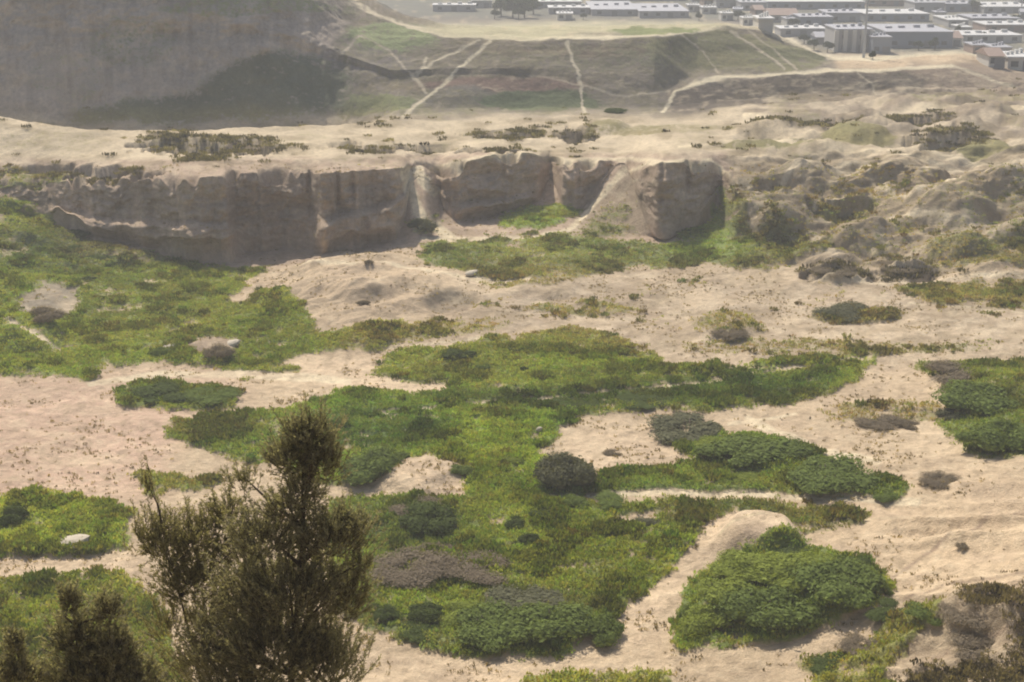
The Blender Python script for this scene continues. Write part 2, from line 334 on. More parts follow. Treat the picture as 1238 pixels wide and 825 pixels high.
# bare openings
for pl, a in [([(672, 516), (720, 508), (800, 505), (790, 530), (842, 562), (780, 572), (720, 572), (690, 545)], 0), ([(395, 592), (450, 585), (495, 568), (512, 550), (545, 568), (572, 576), (555, 606), (470, 600)], 0),
              ([(345, 431), (470, 427), (440, 450), (550, 465), (540, 474), (440, 470), (380, 462)], 0.05), ([(880, 625), (950, 640), (965, 660), (900, 665), (850, 690), (800, 740), (770, 780), (690, 800), (700, 780), (750, 740), (810, 700), (850, 640)], 0),
              ([(-40, 676), (150, 672), (160, 692), (-40, 700)], .05), ([(740, 628), (795, 624), (790, 640), (745, 640)], .1), ([(400, 785), (540, 790), (640, 806), (620, 850), (380, 850)], .1)]:
    m = poly(pl, 2, .6); bare(m, a); soil(m, (.56, .43, .285))
for p, w in [([(655, 606), (760, 601), (900, 604), (1110, 608)], 9), ([(960, 500), (880, 512)], 5), ([(905, 505), (940, 525), (990, 545), (1060, 560)], 12), ([(0, 395), (30, 412), (72, 425)], 7), ([(65, 658), (108, 648)], 6),
             ([(110, 465), (200, 452), (300, 452), (420, 458)], 12), ([(510, 288), (640, 289), (690, 277)], 6), ([(690, 277), (728, 238), (765, 204)], 6), ([(745, 240), (770, 215)], 3), ([(490, 205), (497, 235), (510, 262), (545, 288)], 13), ([(505, 210), (525, 235)], 14), ([(885, 215), (905, 215)], 10), ([(765, 205), (785, 196), (820, 191), (860, 193), (882, 210)], 4), ([(535, 212), (560, 202), (600, 192), (640, 189), (665, 193)], 4), ([(1060, 225), (1110, 250), (1160, 235), (1238, 215)], 6), ([(900, 240), (960, 215), (1040, 205), (1130, 212)], 6), ([(940, 300), (1000, 275), (1080, 262), (1180, 270)], 6), ([(900, 140), (980, 150), (1100, 135), (1238, 132)], 6), ([(1000, 205), (1100, 195), (1238, 205)], 4),
             ([(500, 205), (560, 200), (640, 190), (720, 193), (860, 192)], 5), ([(820, 178), (950, 168), (1000, 184), (1120, 190), (1238, 197)], 5), ([(960, 265), (1010, 235), (1060, 225), (1100, 250)], 3), ([(1050, 215), (1075, 240), (1110, 250)], 4),
             ([(330, 330), (420, 325), (500, 328), (575, 338), (640, 343)], 5), ([(980, 340), (1100, 338), (1238, 334)], 4), ([(1100, 366), (1238, 380)], 3), ([(470, 417), (560, 410), (600, 405)], 4)]:
    m = line(p, w, vs=1.4); bare(m * .9); soil(m, PALE)  # pale bare ground; on the cliff spurs the paleness paints in sunlight
for p, w, a in [([(450, 500), (560, 491), (700, 477), (850, 463), (1050, 432)], 7, 1.0), ([(800, 455), (900, 447), (1050, 437)], 5, 1.0), ([(870, 660), (960, 640), (1100, 625)], 4, .5)]:
    m = line(p, w, vs=1.6); bare(m * a); soil(m * a, (.50, .44, .27))
for p, w in [([(1238, 616), (1150, 655), (1085, 690), (1060, 720)], 4), ([(1238, 690), (1150, 700), (1080, 725)], 3), ([(1238, 770), (1150, 790), (1100, 815)], 4)]:
    soil(line(p, w, vs=1.3), (.30, .22, .15))
soil(poly([(690, 280), (705, 255), (765, 208), (780, 255), (785, 284)], 3, .3) * .8, (.27, .21, .14)); green(poly([(700, 285), (715, 262), (760, 240), (775, 285)], 4) * .6, (.12, .12, .06))
soil(line([(690, 277), (728, 238), (765, 204)], 6), PALE)  # pale spur crest: sunlight put into the soil colour
soil(ell(545, 360, 30, 10), (.27, .22, .15)); soil(ell(660, 570, 20, 20), BROWN)
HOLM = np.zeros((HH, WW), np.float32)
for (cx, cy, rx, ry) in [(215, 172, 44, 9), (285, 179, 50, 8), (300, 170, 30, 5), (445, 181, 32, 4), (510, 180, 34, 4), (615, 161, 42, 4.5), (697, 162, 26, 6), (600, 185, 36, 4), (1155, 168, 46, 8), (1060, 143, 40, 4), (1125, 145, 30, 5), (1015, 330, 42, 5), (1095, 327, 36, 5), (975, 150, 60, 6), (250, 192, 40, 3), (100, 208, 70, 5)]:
    mm = ell(cx, cy + 1, rx, ry, .6); soil(mm * .9, (.17, .13, .085)); HOLM = np.maximum(HOLM, mm)  # dark scrubby hollows; under the eroded banks this paints in gully shade
sn = fbm(xx / 26, yy / 6, seed=201, oct=4); sn2 = fbm(xx / 60, yy / 16, seed=205, oct=4); sn3 = fbm(xx / 10, yy / 3.5, seed=207, oct=3)
zb = poly([(880, 110), (1300, 100), (1300, 335), (960, 335), (890, 290)], 12, .5)
zp = poly([(-60, 130), (900, 140), (900, 195), (-60, 215)], 6, .5)
zm = poly([(560, 325), (1300, 325), (1300, 440), (1060, 430), (800, 430), (560, 400)], 10, .5)
for z_, k1 in ((zb, .8), (zp, .7), (zm, .6)):
    soil(z_ * np.clip((sn - .50) * 7, 0, 1) * .75 * k1, (.25, .195, .115)); soil(z_ * np.clip((.47 - sn) * 7, 0, 1) * .7 * k1, (.58, .48, .33))
    green(z_ * np.clip((sn2 - .5) * 5, 0, 1) * .5 * k1, None); put(GRS, z_, (.20, .18, .085))
soil(np.clip((sn3 - .56) * 6, 0, 1) * .6 * (yy > 195), (.31, .235, .15)); soil(np.clip((.42 - sn3) * 6, 0, 1) * .35, (.60, .49, .33))
soil(np.clip((sn2 - .5) * 4, 0, 1) * .5 * (yy > 320), (.41, .31, .21)); soil(np.clip((.46 - sn2) * 4, 0, 1) * .45 * (yy > 320), (.60, .47, .31))
hm = poly([(-60, -60), (400, -60), (470, 30), (420, 125), (-60, 130)], 8); vs = fbm(xx / 7, yy / 40, seed=231, oct=4); soil(hm * np.clip((vs - .5) * 5, 0, 1) * .55, (.27, .22, .18)); soil(hm * np.clip((.47 - vs) * 5, 0, 1) * .55, (.45, .37, .29))
# thin places and denser places inside the grass
COV *= 1 - .55 * np.clip((sn - .55) * 6, 0, 1) * (yy > 200); COV *= 1 - .35 * np.clip((sn3 - .6) * 6, 0, 1)
put(GRS, np.clip((.45 - sn) * 6, 0, 1) * .5 * (yy > 240), (.12, .15, .045)); put(GRS, np.clip((sn2 - .52) * 6, 0, 1) * .3 * (yy > 240), (.22, .22, .08))
# roughness (eroded hummocks)
put(ROUGH, poly([(870, 110), (1300, 100), (1300, 330), (960, 330), (890, 290)], 15), 1.0)
put(ROUGH, poly([(-60, 130), (880, 145), (880, 190), (-60, 205)], 6), .22); put(ROUGH, poly([(-60, 232), (60, 260), (200, 315), (120, 345), (-60, 400)], 10), .6)
put(ROUGH, poly([(330, 310), (560, 325), (480, 400), (380, 400), (300, 360)], 10), .6); put(ROUGH, poly([(980, 790), (1120, 720), (1300, 700), (1300, 860), (960, 860)], 10), .8)
put(ROUGH, poly([(-60, -60), (430, -60), (500, 100), (420, 150), (-60, 150)], 8), .35); put(ROUGH, poly([(420, 0), (1000, 30), (1000, 138), (420, 140)], 8), .25); put(ROUGH, poly([(-60, 380), (90, 420), (-60, 445)], 6), .7)

BANK = poly([(1060, 640), (1300, 560), (1300, 860), (1050, 860), (1060, 730)], 25, .3) + .5 * poly([(1060, 460), (1300, 520), (1300, 620), (1080, 640)], 20)
def mirror(v, n):
    v = np.abs(v); v = np.mod(v, 2 * (n - 1)); return np.where(v > n - 1, 2 * (n - 1) - v, v)
def samp(A, px, row):
    x = mirror(px, WW); y = np.clip(mirror(row, HH), 0, HH - 1.001); x = np.clip(x, 0, WW - 1.001)
    ix = x.astype(int); iy = y.astype(int); fx = x - ix; fy = y - iy
    if A.ndim == 3: fx = fx[..., None]; fy = fy[..., None]
    return (A[iy, ix] * (1 - fx) + A[iy, ix + 1] * fx) * (1 - fy) + (A[iy + 1, ix] * (1 - fx) + A[iy + 1, ix + 1] * fx) * fy

# ------------------------------------------------------------------ terrain profile lines
A = np.concatenate([np.linspace(-.75, -.43, 70)[:-1], np.linspace(-.43, .43, 1040), np.linspace(.43, .75, 70)[1:]])
NC = len(A)
def smooth1(v, k=3):
    ker = np.ones(2 * k + 1) / (2 * k + 1); return np.convolve(np.pad(v, k, mode='edge'), ker, 'valid')
def pz(pts, k=3):                      # points (px, row, z)
    a = []; Y = []; Z = []
    for px, row, z in pts:
        dx, dy, dz = ray(px, row); t = (z - CAMZ) / dz; a.append(dx / dy); Y.append(t * dy); Z.append(z)
    return smooth1(np.interp(A, a, Y), k), smooth1(np.interp(A, a, Z), k)
def prun(pts, Yprev, k=3):             # points (px, row, run beyond the previous line); height follows
    a = []; Rr = []; SL = []
    for px, row, run in pts:
        dx, dy, dz = ray(px, row); a.append(dx / dy); Rr.append(run); SL.append(dz / dy)
    Y = Yprev + smooth1(np.interp(A, a, Rr), k); return Y, CAMZ + Y * smooth1(np.interp(A, a, SL), k)
L = []
L.append((np.full(NC, 1.0), np.full(NC, 47.8)))
L.append((np.full(NC, 73.0), np.full(NC, 0.0) + np.interp(A, [-.4, .2, .3, .4], [0, 0, .6, 2.2])))
L.append(pz([(-300, 700, 1), (0, 700, 0), (300, 700, 0), (800, 700, 0), (950, 700, .6), (1040, 700, 1.6), (1120, 700, 3.0), (1238, 700, 5.6), (1500, 700, 8)], 12))
L.append(pz([(-300, 560, 0.5), (0, 560, 0), (400, 560, 0), (800, 560, .3), (1100, 560, 1.6), (1238, 560, 3.6), (1500, 560, 4)], 12))
L.append(pz([(-300, 440, 2), (0, 440, .8), (250, 440, -.4), (500, 440, .3), (800, 440, .2), (1238, 440, 1.5), (1500, 440, 3)], 12))
L.append(pz([(-300, 355, 4), (0, 355, 2), (200, 355, -.3), (320, 355, .4), (430, 350, 2.6), (520, 350, 2.6), (650, 350, 1.4), (900, 350, 1.4), (1238, 350, 2.5), (1500, 350, 4)], 10))
fl = (fbm(A * 60, A * 0, seed=21, oct=4) - .5) * 5.0                     # buttresses along the cliff
fl = fl + (ridged(A * 45, A * 0 + 3, 3, seed=31) - .5) * 2.6
b6 = pz([(-300, 262, 5), (0, 255, 4.2), (45, 268, 2.6), (100, 288, 1.4), (160, 303, .6), (200, 311, .3), (260, 320, 0), (320, 322, 0), (380, 312, .6), (440, 299, 1.4), (480, 289, 2), (500, 290, 2.2), (518, 289, 2.2), (532, 271, 2.4), (560, 274, 1.8), (600, 269, 2.2), (640, 256, 3), (660, 246, 3.6), (676, 247, 3.6), (700, 268, 2.6), (722, 282, 2.0), (738, 285, 1.8), (752, 284, 2), (800, 286, 2), (845, 274, 2.8), (868, 262, 3.6), (885, 290, 3), (940, 300, 3.2), (1050, 296, 3.6), (1238, 296, 4.5), (1500, 296, 6)], 3)
rec = np.interp(A * F + W0 / 2, [100, 118, 190, 205, 268, 280, 345, 372, 384, 430, 440, 488], [0, 1.2, .6, 0, 0, 3.2, 3.6, 2.6, 0, -.6, .8, 0])
fl = fl * .75 + rec * 1.9
cm = np.interp(A, [-.42, -.40, .155, .165], [.3, 1, 1, .25])
L.append(b6)
Y6, Z6 = prun([(-300, 258, .6), (0, 251, .6), (45, 264, .6), (100, 284, .6), (160, 300, .6), (200, 308, .6), (260, 317, .6), (320, 319, .6), (380, 309, .6), (440, 296, .6), (480, 286, .8), (489, 268, 4), (496, 220, 13), (506, 212, 15), (517, 218, 14), (527, 234, 10), (536, 256, 4), (546, 268, .9), (560, 271, .6), (600, 266, .6), (640, 253, .7), (652, 246, 1.4), (659, 226, 6), (666, 214, 9), (672, 226, 6), (679, 243, 1.4), (688, 254, 4), (704, 251, 8), (724, 233, 12), (742, 213, 15), (755, 207, 15), (762, 218, 12), (770, 240, 8), (779, 264, 3.5), (790, 278, 1.2), (802, 283, .6), (845, 271, .9), (858, 260, 2), (868, 248, 4), (877, 237, 6), (887, 230, 8), (905, 232, 10), (940, 245, 14), (1238, 245, 16), (1500, 245, 16)], b6[0], 1)
Y6 = Y6 + fl * cm * .8; Z6 = Z6
L.append((Y6, Z6))
Y7, Z7 = prun([(-300, 218, 4), (0, 218, 4), (45, 223, 4), (100, 216, 2.5), (200, 217, 2), (235, 216, 2), (262, 215, 2.2), (300, 212, 1.8), (400, 208, 2), (470, 203, 2.2), (488, 201, 2.5), (497, 199, 3), (508, 199, 3.5), (520, 206, 3), (536, 208, 2.5), (560, 202, 2), (600, 192, 2), (640, 189, 2), (664, 192, 2.5), (700, 195, 2.5), (738, 195, 2.5), (757, 195, 2.5), (764, 216, 2), (772, 209, 2), (784, 199, 2.5), (800, 193, 2.5), (846, 192, 2.8), (858, 196, 2.5), (868, 203, 2), (877, 213, 1.5), (886, 222, 2), (905, 216, 6), (1000, 205, 14), (1238, 205, 14), (1500, 200, 14)], Y6, 1)
Y7 = Y7 + fl * cm * .05
L.append((Y7, Z7))
Y8 = smooth1(np.maximum(smooth1(Y7, 30) + 9, Y7 + 6), 12); Z8 = CAMZ + Y8 * smooth1(np.interp(A, [-.5, -.2, .1, .17, .5], [ray(0, r)[2] / ray(0, r)[1] for r in (187, 184, 180, 180, 172)]), 20)
Z8 = .5 * Z8 + .5 * smooth1(Z7, 25); L.append((Y8, Z8))
p9 = [(-300, 118, 17), (0, 130, 15.6), (60, 140, 14.5), (110, 151, 13.2), (160, 153, 12.6), (250, 151, 12.2), (330, 150, 12), (430, 146, 11.6), (520, 142, 11), (640, 141, 10.5), (800, 139, 10), (900, 128, 10.5), (1000, 120, 11), (1238, 112, 11), (1500, 108, 12)]
Y9, Z9 = pz(p9, 8); Y9 = np.maximum(Y9, Y8 + 12); L.append((Y9, Z9))
dip = np.interp(A, [-.42, -.13, -.08, .5], [9, 7, 1.0, .8]); Y10 = Y9 + np.interp(A, [-.42, -.12, -.08, .5], [14, 12, 8, 8]); L.append((Y10, Z9 - dip))
Y11 = Y10 + np.interp(A, [-.42, -.12, -.06, .2, .5], [8, 8, 6, 6, 6]); Z11 = Z9 - dip + .3; L.append((Y11, Z11))
# bench of the far slope
Y12, Z12 = prun([(-300, 30, 13), (0, 30, 13), (300, 40, 14), (400, 70, 15), (470, 92, 12), (600, 92, 9), (740, 95, 9), (805, 118, 4), (825, 106, 5.5), (845, 99, 6.5), (960, 90, 5.5), (1060, 87, 6), (1150, 80, 9), (1238, 96, 8), (1500, 96, 10)], Y11, 3)
L.append((Y12 - (ridged(A * 34, A * 0 + 1, 3, seed=145) - .45) * 4 * np.interp(A, [-.16, -.1], [1, .25]), Z12))
Y13 = Y12 + np.interp(A, [-.4, -.08, .1, .13, .5], [.3, .8, 1.5, 8, 8]); L.append((Y13, Z12 + np.interp(A, [-.4, -.08, .1, .13, .5], [1.2, 1.0, 1.0, .15, .15])))
rib = (ridged(A * 26, A * 0 + 1, 3, seed=141) - .45) * 4 * np.interp(A, [-.16, -.1], [1, 0])
Y14, Z14 = prun([(-300, -90, 9), (0, -90, 9), (250, -80, 9), (330, -50, 10), (400, -18, 17), (430, -2, 28), (480, 26, 22), (540, 42, 13), (600, 45, 11), (740, 45, 11), (830, 39, 15), (880, 31, 20), (915, 32, 22), (955, 47, 20), (985, 63, 16), (1010, 70, 20), (1100, 66, 22), (1160, 61, 24), (1238, 80, 18), (1500, 80, 18)], Y13, 3)
L.append((Y14 - rib, Z14))
Y15, Z15 = prun([(-300, -100, 40), (250, -90, 40), (330, -66, 50), (400, -40, 55), (430, -20, 55), (480, 8, 60), (540, 25, 55), (600, 27, 50), (740, 26, 50), (830, 26, 40), (870, 27, 12), (915, 34, 5), (955, 49, 5), (985, 66, 5), (1010, 72, 5), (1100, 68, 5), (1160, 63, 5), (1238, 83, 5), (1500, 83, 5)], Y14, 4)
L.append((Y15, np.minimum(Z15, Z14 + .6)))
L.append((Y15 + 32, np.interp(A, [-.4, -.15, -.1, .6], [18, 8, 0, 0]))); L.append((np.full(NC, 800.0) + Y15 * .1, np.interp(A, [-.4, -.15, -.1, .6], [4, 2, 0, 0]))); L.append((np.full(NC, 4500.0), np.zeros(NC)))
CNT = [70, 110, 120, 110, 80, 75, 50, 90,
    24, 34, 16, 10, 60, 14, 70, 30, 24, 60, 8]
LAB = [0, 1, 2, 3, 4, 5, 5.5] + list(range(6, 6 + len(L) - 7))
Ys = []; Zs = []; BL = []
for i in range(len(L) - 1):
    n = CNT[i]; t = (np.arange(n) / n)[:, None]
    if i == len(L) - 2: t = t ** 2
    if i == 7:  # cliff face: undercut foot, steep face, rounded lip
        tz = t ** .8; tt = t
        Yc = L[i][0] * (1 - tt) + L[i + 1][0] * tt; Zc = L[i][1] * (1 - tz) + L[i + 1][1] * tz
    else: Yc = L[i][0] * (1 - t) + L[i + 1][0] * t; Zc = L[i][1] * (1 - t) + L[i + 1][1] * t
    Ys.append(Yc); Zs.append(Zc); BL.append(np.repeat(LAB[i] + t * (LAB[i + 1] - LAB[i]), NC, 1))
Yg = np.concatenate(Ys + [L[-1][0][None]]); Zg = np.concatenate(Zs + [L[-1][1][None]]); BL = np.concatenate(BL + [np.full((1, NC), float(LAB[-1]))])
NR = Yg.shape[0]; Xg = Yg * A[None]
# soften the creases between the lines (not at the cliff)
Zs_ = Zg.copy()
for _ in range(3):
    P = np.pad(Zs_, ((6, 6), (0, 0)), mode='edge'); Zs_ = sum(P[k:k + NR] for k in range(13)) / 13
wsm = np.clip(np.minimum(np.abs(BL - 6.0) * 2, np.abs(BL - 7.0)) * 2 - .1, 0, 1); wsm[(BL > 6) & (BL < 7)] = 0; wsm *= (BL < 16)
Zg = Zg * (1 - wsm) + Zs_ * wsm
px0, row0 = project(Xg, Yg, Zg)
rough = samp(ROUGH, px0, row0); cover = samp(COV, px0, row0)
infr = np.clip(1 - (Yg - 500) / 200, 0, 1) * np.clip(Yg / 90, 0, 1)
Zg = Zg + infr * ((fbm(Xg / 22, Yg / 22, seed=40) - .5) * 1.1 + (fbm(Xg / 4.5, Yg / 4.5, seed=44) - .5) * .55 + (fbm(Xg / 1.1, Yg / 1.1, seed=47, oct=3) - .5) * .22)
rg = .45 * ridged((Xg + Yg * .5) / 20, (Yg - Xg * .45) / 11, 2, seed=50) + .75 * fbm((Xg + Yg * .5) / 9, (Yg - Xg * .45) / 4.5, oct=4, seed=51) - .15; Zg = Zg + rough * ((rg - .42) * 3.9 + (fbm((Xg + Yg * .4) / 11, (Yg - Xg * .3) / 3.6, oct=4, seed=55) - .5) * 2.4) * infr
Zg = Zg + sm((cover - .3) / .5) * (BL < 6) * (BL > 1) * (.22 + .5 * (fbm(Xg / 2.6, Yg / 2.6, seed=60, oct=3) - .4))
bank = samp(BANK, px0, row0)
Zg = Zg + bank * (ridged((Xg * .85 - Yg * .5) / 26, (Yg * .85 + Xg * .5 - 40) / 5.5, 3, seed=151) - .45) * 1.9
# hollows, banks and knolls cut at particular places: (px, row, half width px, half depth px, height)
HOL = [(215, 174, 44, 8, -3.2), (285, 181, 50, 8, -2.6), (300, 172, 26, 5, -2), (445, 183, 32, 4, -2.0), (510, 181, 34, 4.5, -1.8), (430, 178, 20, 3, -1.5), (615, 163, 42, 4.5, -2.2), (697, 164, 26, 6, -2.6), (600, 187, 36, 4, -2), (1030, 250, 42, 13, -3.0), (1155, 172, 46, 8, -2.4), (1060, 146, 40, 5, -1.8), (1125, 148, 30, 5, -2), (1015, 334, 42, 6, -1.6), (1095, 330, 36, 5, -1.5), (70, 205, 60, 6, -2), (140, 212, 50, 5, -2), (1080, 220, 26, 7, -1.0), (1160, 222, 30, 8, -1.0)]
for (cx, cy, rx, ry, h) in HOL:
    d = np.hypot((px0 - cx) / rx, (row0 - cy) / ry) + (fbm(Xg / 2.6, Yg / 2.6, seed=71) - .5) * 2.6
    Zg = Zg + h * .8 * sm((1.1 - d) / .5) * (BL > 4)
for (cx, cy, rx, ry, h) in [ (1155, 156, 48, 7, 1.2),
                            (1040, 164, 42, 9, 1.6), (1190, 180, 40, 8, 1.0), (915, 655, 60, 24, 1.6), (440, 335, 100, 30, 1.0), (545, 362, 34, 12, -.9), (1015, 332, 42, 9, 1.3), (1095, 328, 36, 8, 1.2), (258, 424, 34, 14, .9), (940, 722, 105, 42, .8), (920, 550, 70, 30, .5), (880, 395, 50, 18, .8), (510, 575, 60, 26, .8), (660, 350, 60, 14, .6), (30, 405, 50, 22, 1.5), (160, 125, 0.1, 0.1, 0), (730, 155, 30, 7, 1.0), (1180, 470, 60, 30, .8), (1200, 745, 70, 35, 1.2)]:
    d = np.hypot((px0 - cx) / rx, (row0 - cy) / ry) + (fbm(Xg / 5, Yg / 5, seed=70) - .5) * .7
    Zg = Zg + h * sm((1.1 - d) / .6)
nr1 = fbm(A * 70, A * 0 + 2, seed=161, oct=4)[None]; Zg = Zg - np.clip(nr1 - .50, 0, 1) * 9 * np.exp(-((BL - 7.0) / .13) ** 2) * (cm[None] > .5)
tal = fbm(A * 40, A * 0 + 5, seed=165, oct=3)[None]; Zg = Zg + np.clip(tal - .45, 0, 1) * 7 * np.exp(-((BL - 6.05) / .16) ** 2) * (cm[None] > .5)
for (cx, cy, rx, ry, h) in [(935, 258, 55, 24, 2.4), (1045, 288, 60, 16, 2.2), (1150, 255, 62, 20, 2.6), (1100, 208, 60, 12, 2.0), (1215, 232, 50, 18, 2.2), (965, 212, 45, 12, 1.7), (1000, 312, 48, 10, 1.7), (1145, 305, 60, 11, 1.7), (1210, 290, 50, 12, 1.8), (1075, 158, 50, 7, 1.8), (950, 155, 46, 6, 1.5), (1190, 140, 50, 7, 2.0)]:
    d = np.hypot((px0 - cx) / rx, (row0 - cy) / ry) + (fbm(Xg / 6, Yg / 6, seed=171) - .5) * .9
    Zg = Zg + h * np.clip(1 - d * d, 0, 1)
# rough rock on the steep faces: push in and out horizontally
pxc = A * F * .985 + W0 / 2
crk = np.zeros(NC)
bul = 1.8 * np.clip(1 - ((pxc - 826) / 62) ** 2, 0, 1) ** 1.3 - 3.5 * np.clip(1 - ((pxc - 598) / 62) ** 2, 0, 1) ** .7 + 1.6 * np.clip(1 - ((pxc - 690) / 22) ** 2, 0, 1) + 1.5 * np.clip(1 - ((pxc - 330) / 46) ** 2, 0, 1) * -1
for c_, w_, d_ in [(60, 5, 1.0), (96, 3, .7), (282, 5, 1.0), (376, 3.5, 1.6), (408, 3, 1.6), (427, 2.5, .8), (452, 5, .7), (560, 3, .8), (610, 3, .9), (672, 5, 1.8), (700, 3, 1.0), (800, 3, .8), (830, 3, .9)]:
    crk += d_ * np.exp(-((pxc - c_) / w_) ** 2)
inc = (BL > 6) & (BL < 7.3); tcl = np.clip(BL - 6, 0, 1.3)
Yg = Yg - np.where(BL > 5.5, bul[None] * np.clip((BL - 5.5) * 2, 0, 1) * np.clip((8.2 - BL), 0, 1), 0)
Yg = Yg + np.where(inc, crk[None] * np.clip((tcl - .25) * 4, 0, 1) * np.clip((1.25 - tcl) * 5, 0, 1), 0)
led = np.interp(pxc, [40, 90, 230, 275, 285, 370, 385, 430, 490, 500, 540, 560, 640, 660], [0, .30, .42, .34, 0, 0, .42, .45, .50, 0, 0, .25, .2, 0])[None] + (fbm(A * 50, A * 0, seed=77) - .5)[None] * .16
Yg = Yg - np.where((BL > 6) & (BL < 7) & (led > .1), 2.4 * sm((led - tcl) / .07) * np.clip(tcl * 6, 0, 1), 0)
steep = np.exp(-((BL - 6.5) / .45) ** 4) * np.interp(A, [-.45, .15, .17, .5], [1, 1, .3, .1])[None] + .8 * np.exp(-((BL - 13) / 1.6) ** 4) * np.interp(A, [-.16, -.08], [1, 0])[None]
ny = (fbm(Xg / 3.2, Zg / 2.2, Yg / 6, oct=4, seed=80) - .5) * 4.4 + (fbm(Xg / .8, Zg / .7, Yg / 2, oct=3, seed=84) - .5) * 1.1
Yg = Yg - ny * steep * np.minimum(1, np.where((BL > 6) & (BL < 7), (BL - 6) * 4 + .2, 1)); Xg = Yg * A[None]
PXg, ROWg = project(Xg, Yg, Zg)
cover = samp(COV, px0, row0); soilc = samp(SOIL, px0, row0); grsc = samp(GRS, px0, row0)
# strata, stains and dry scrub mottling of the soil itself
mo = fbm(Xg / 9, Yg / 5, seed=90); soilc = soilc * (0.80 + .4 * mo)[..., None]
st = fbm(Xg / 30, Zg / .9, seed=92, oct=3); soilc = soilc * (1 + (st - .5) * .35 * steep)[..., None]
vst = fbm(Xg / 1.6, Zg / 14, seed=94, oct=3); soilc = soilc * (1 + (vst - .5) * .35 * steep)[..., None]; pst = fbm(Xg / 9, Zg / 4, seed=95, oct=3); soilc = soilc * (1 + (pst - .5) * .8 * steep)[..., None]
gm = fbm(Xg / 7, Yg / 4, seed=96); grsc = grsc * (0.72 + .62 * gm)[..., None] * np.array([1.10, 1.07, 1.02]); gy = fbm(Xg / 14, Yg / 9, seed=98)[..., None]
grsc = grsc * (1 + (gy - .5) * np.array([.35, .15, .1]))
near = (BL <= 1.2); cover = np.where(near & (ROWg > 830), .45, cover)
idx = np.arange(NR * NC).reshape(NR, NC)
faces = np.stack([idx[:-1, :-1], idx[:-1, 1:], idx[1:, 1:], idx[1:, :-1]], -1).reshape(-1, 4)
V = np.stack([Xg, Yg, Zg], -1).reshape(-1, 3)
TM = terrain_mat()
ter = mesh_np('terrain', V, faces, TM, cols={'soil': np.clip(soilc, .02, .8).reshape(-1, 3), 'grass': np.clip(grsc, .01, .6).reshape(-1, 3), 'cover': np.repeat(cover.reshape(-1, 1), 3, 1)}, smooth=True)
tag(ter, kind='structure')
# ground round and behind the viewpoint, out to the horizon
g = MB(); ring = [(-3500, -1500), (3500, -1500), (6000, 6000), (-6000, 6000)]
g.v = [(x, y, -6.0) for x, y in ring]; g.f = [(0, 1, 2, 3)]
tag(g.build('ground', plain_mat('far_ground', (.3, .25, .17), .95)), kind='structure')
hv = []; hf = []
nr_, na_ = 26, 48
for i in range(nr_):
    r = .01 + 90 * (i / (nr_ - 1)) ** 1.3
    for j in range(na_):
        t = math.pi + (math.atan(1 / .74)) * 0 + math.pi * 0 + j / (na_ - 1) * math.pi * 1.44 - R(39.6)
        hv.append((r * math.cos(t), r * math.sin(t), 47.6 - .02 * r - (r / 90) ** 2 * 14 + .25 * math.sin(r * .7 + 3 * t)))
for i in range(nr_ - 1):
    for j in range(na_ - 1): hf.append((i * na_ + j, i * na_ + j + 1, (i + 1) * na_ + j + 1, (i + 1) * na_ + j))
h_ = MB(); h_.v = hv; h_.f = hf; tag(h_.build('hill', plain_mat('hill_soil', (.42, .33, .22), .95, .4), smooth=True), kind='structure')

def ground_at(px, row):
    """where the sight line through a spot of the photo meets the land"""
    dx, dy, dz = ray(px, row); a = dx / dy; j = int(np.clip(np.searchsorted(A, a), 1, NC - 1))
    Yc = Yg[:, j]; Zc = Zg[:, j]; zr = CAMZ + Yc * dz / dy
    hit = np.where((zr <= Zc) & (Yc > 60))[0]
    if len(hit) == 0: i = NR - 1
    else: i = hit[0]
    y = float(Yc[i]); return Vector((a * y, y, float(Zc[i])))
def height_at(X, Y):
    a = X / max(Y, .5); j = int(np.clip(np.searchsorted(A, a), 1, NC - 1)); return float(np.interp(Y, Yg[:, j], Zg[:, j]))

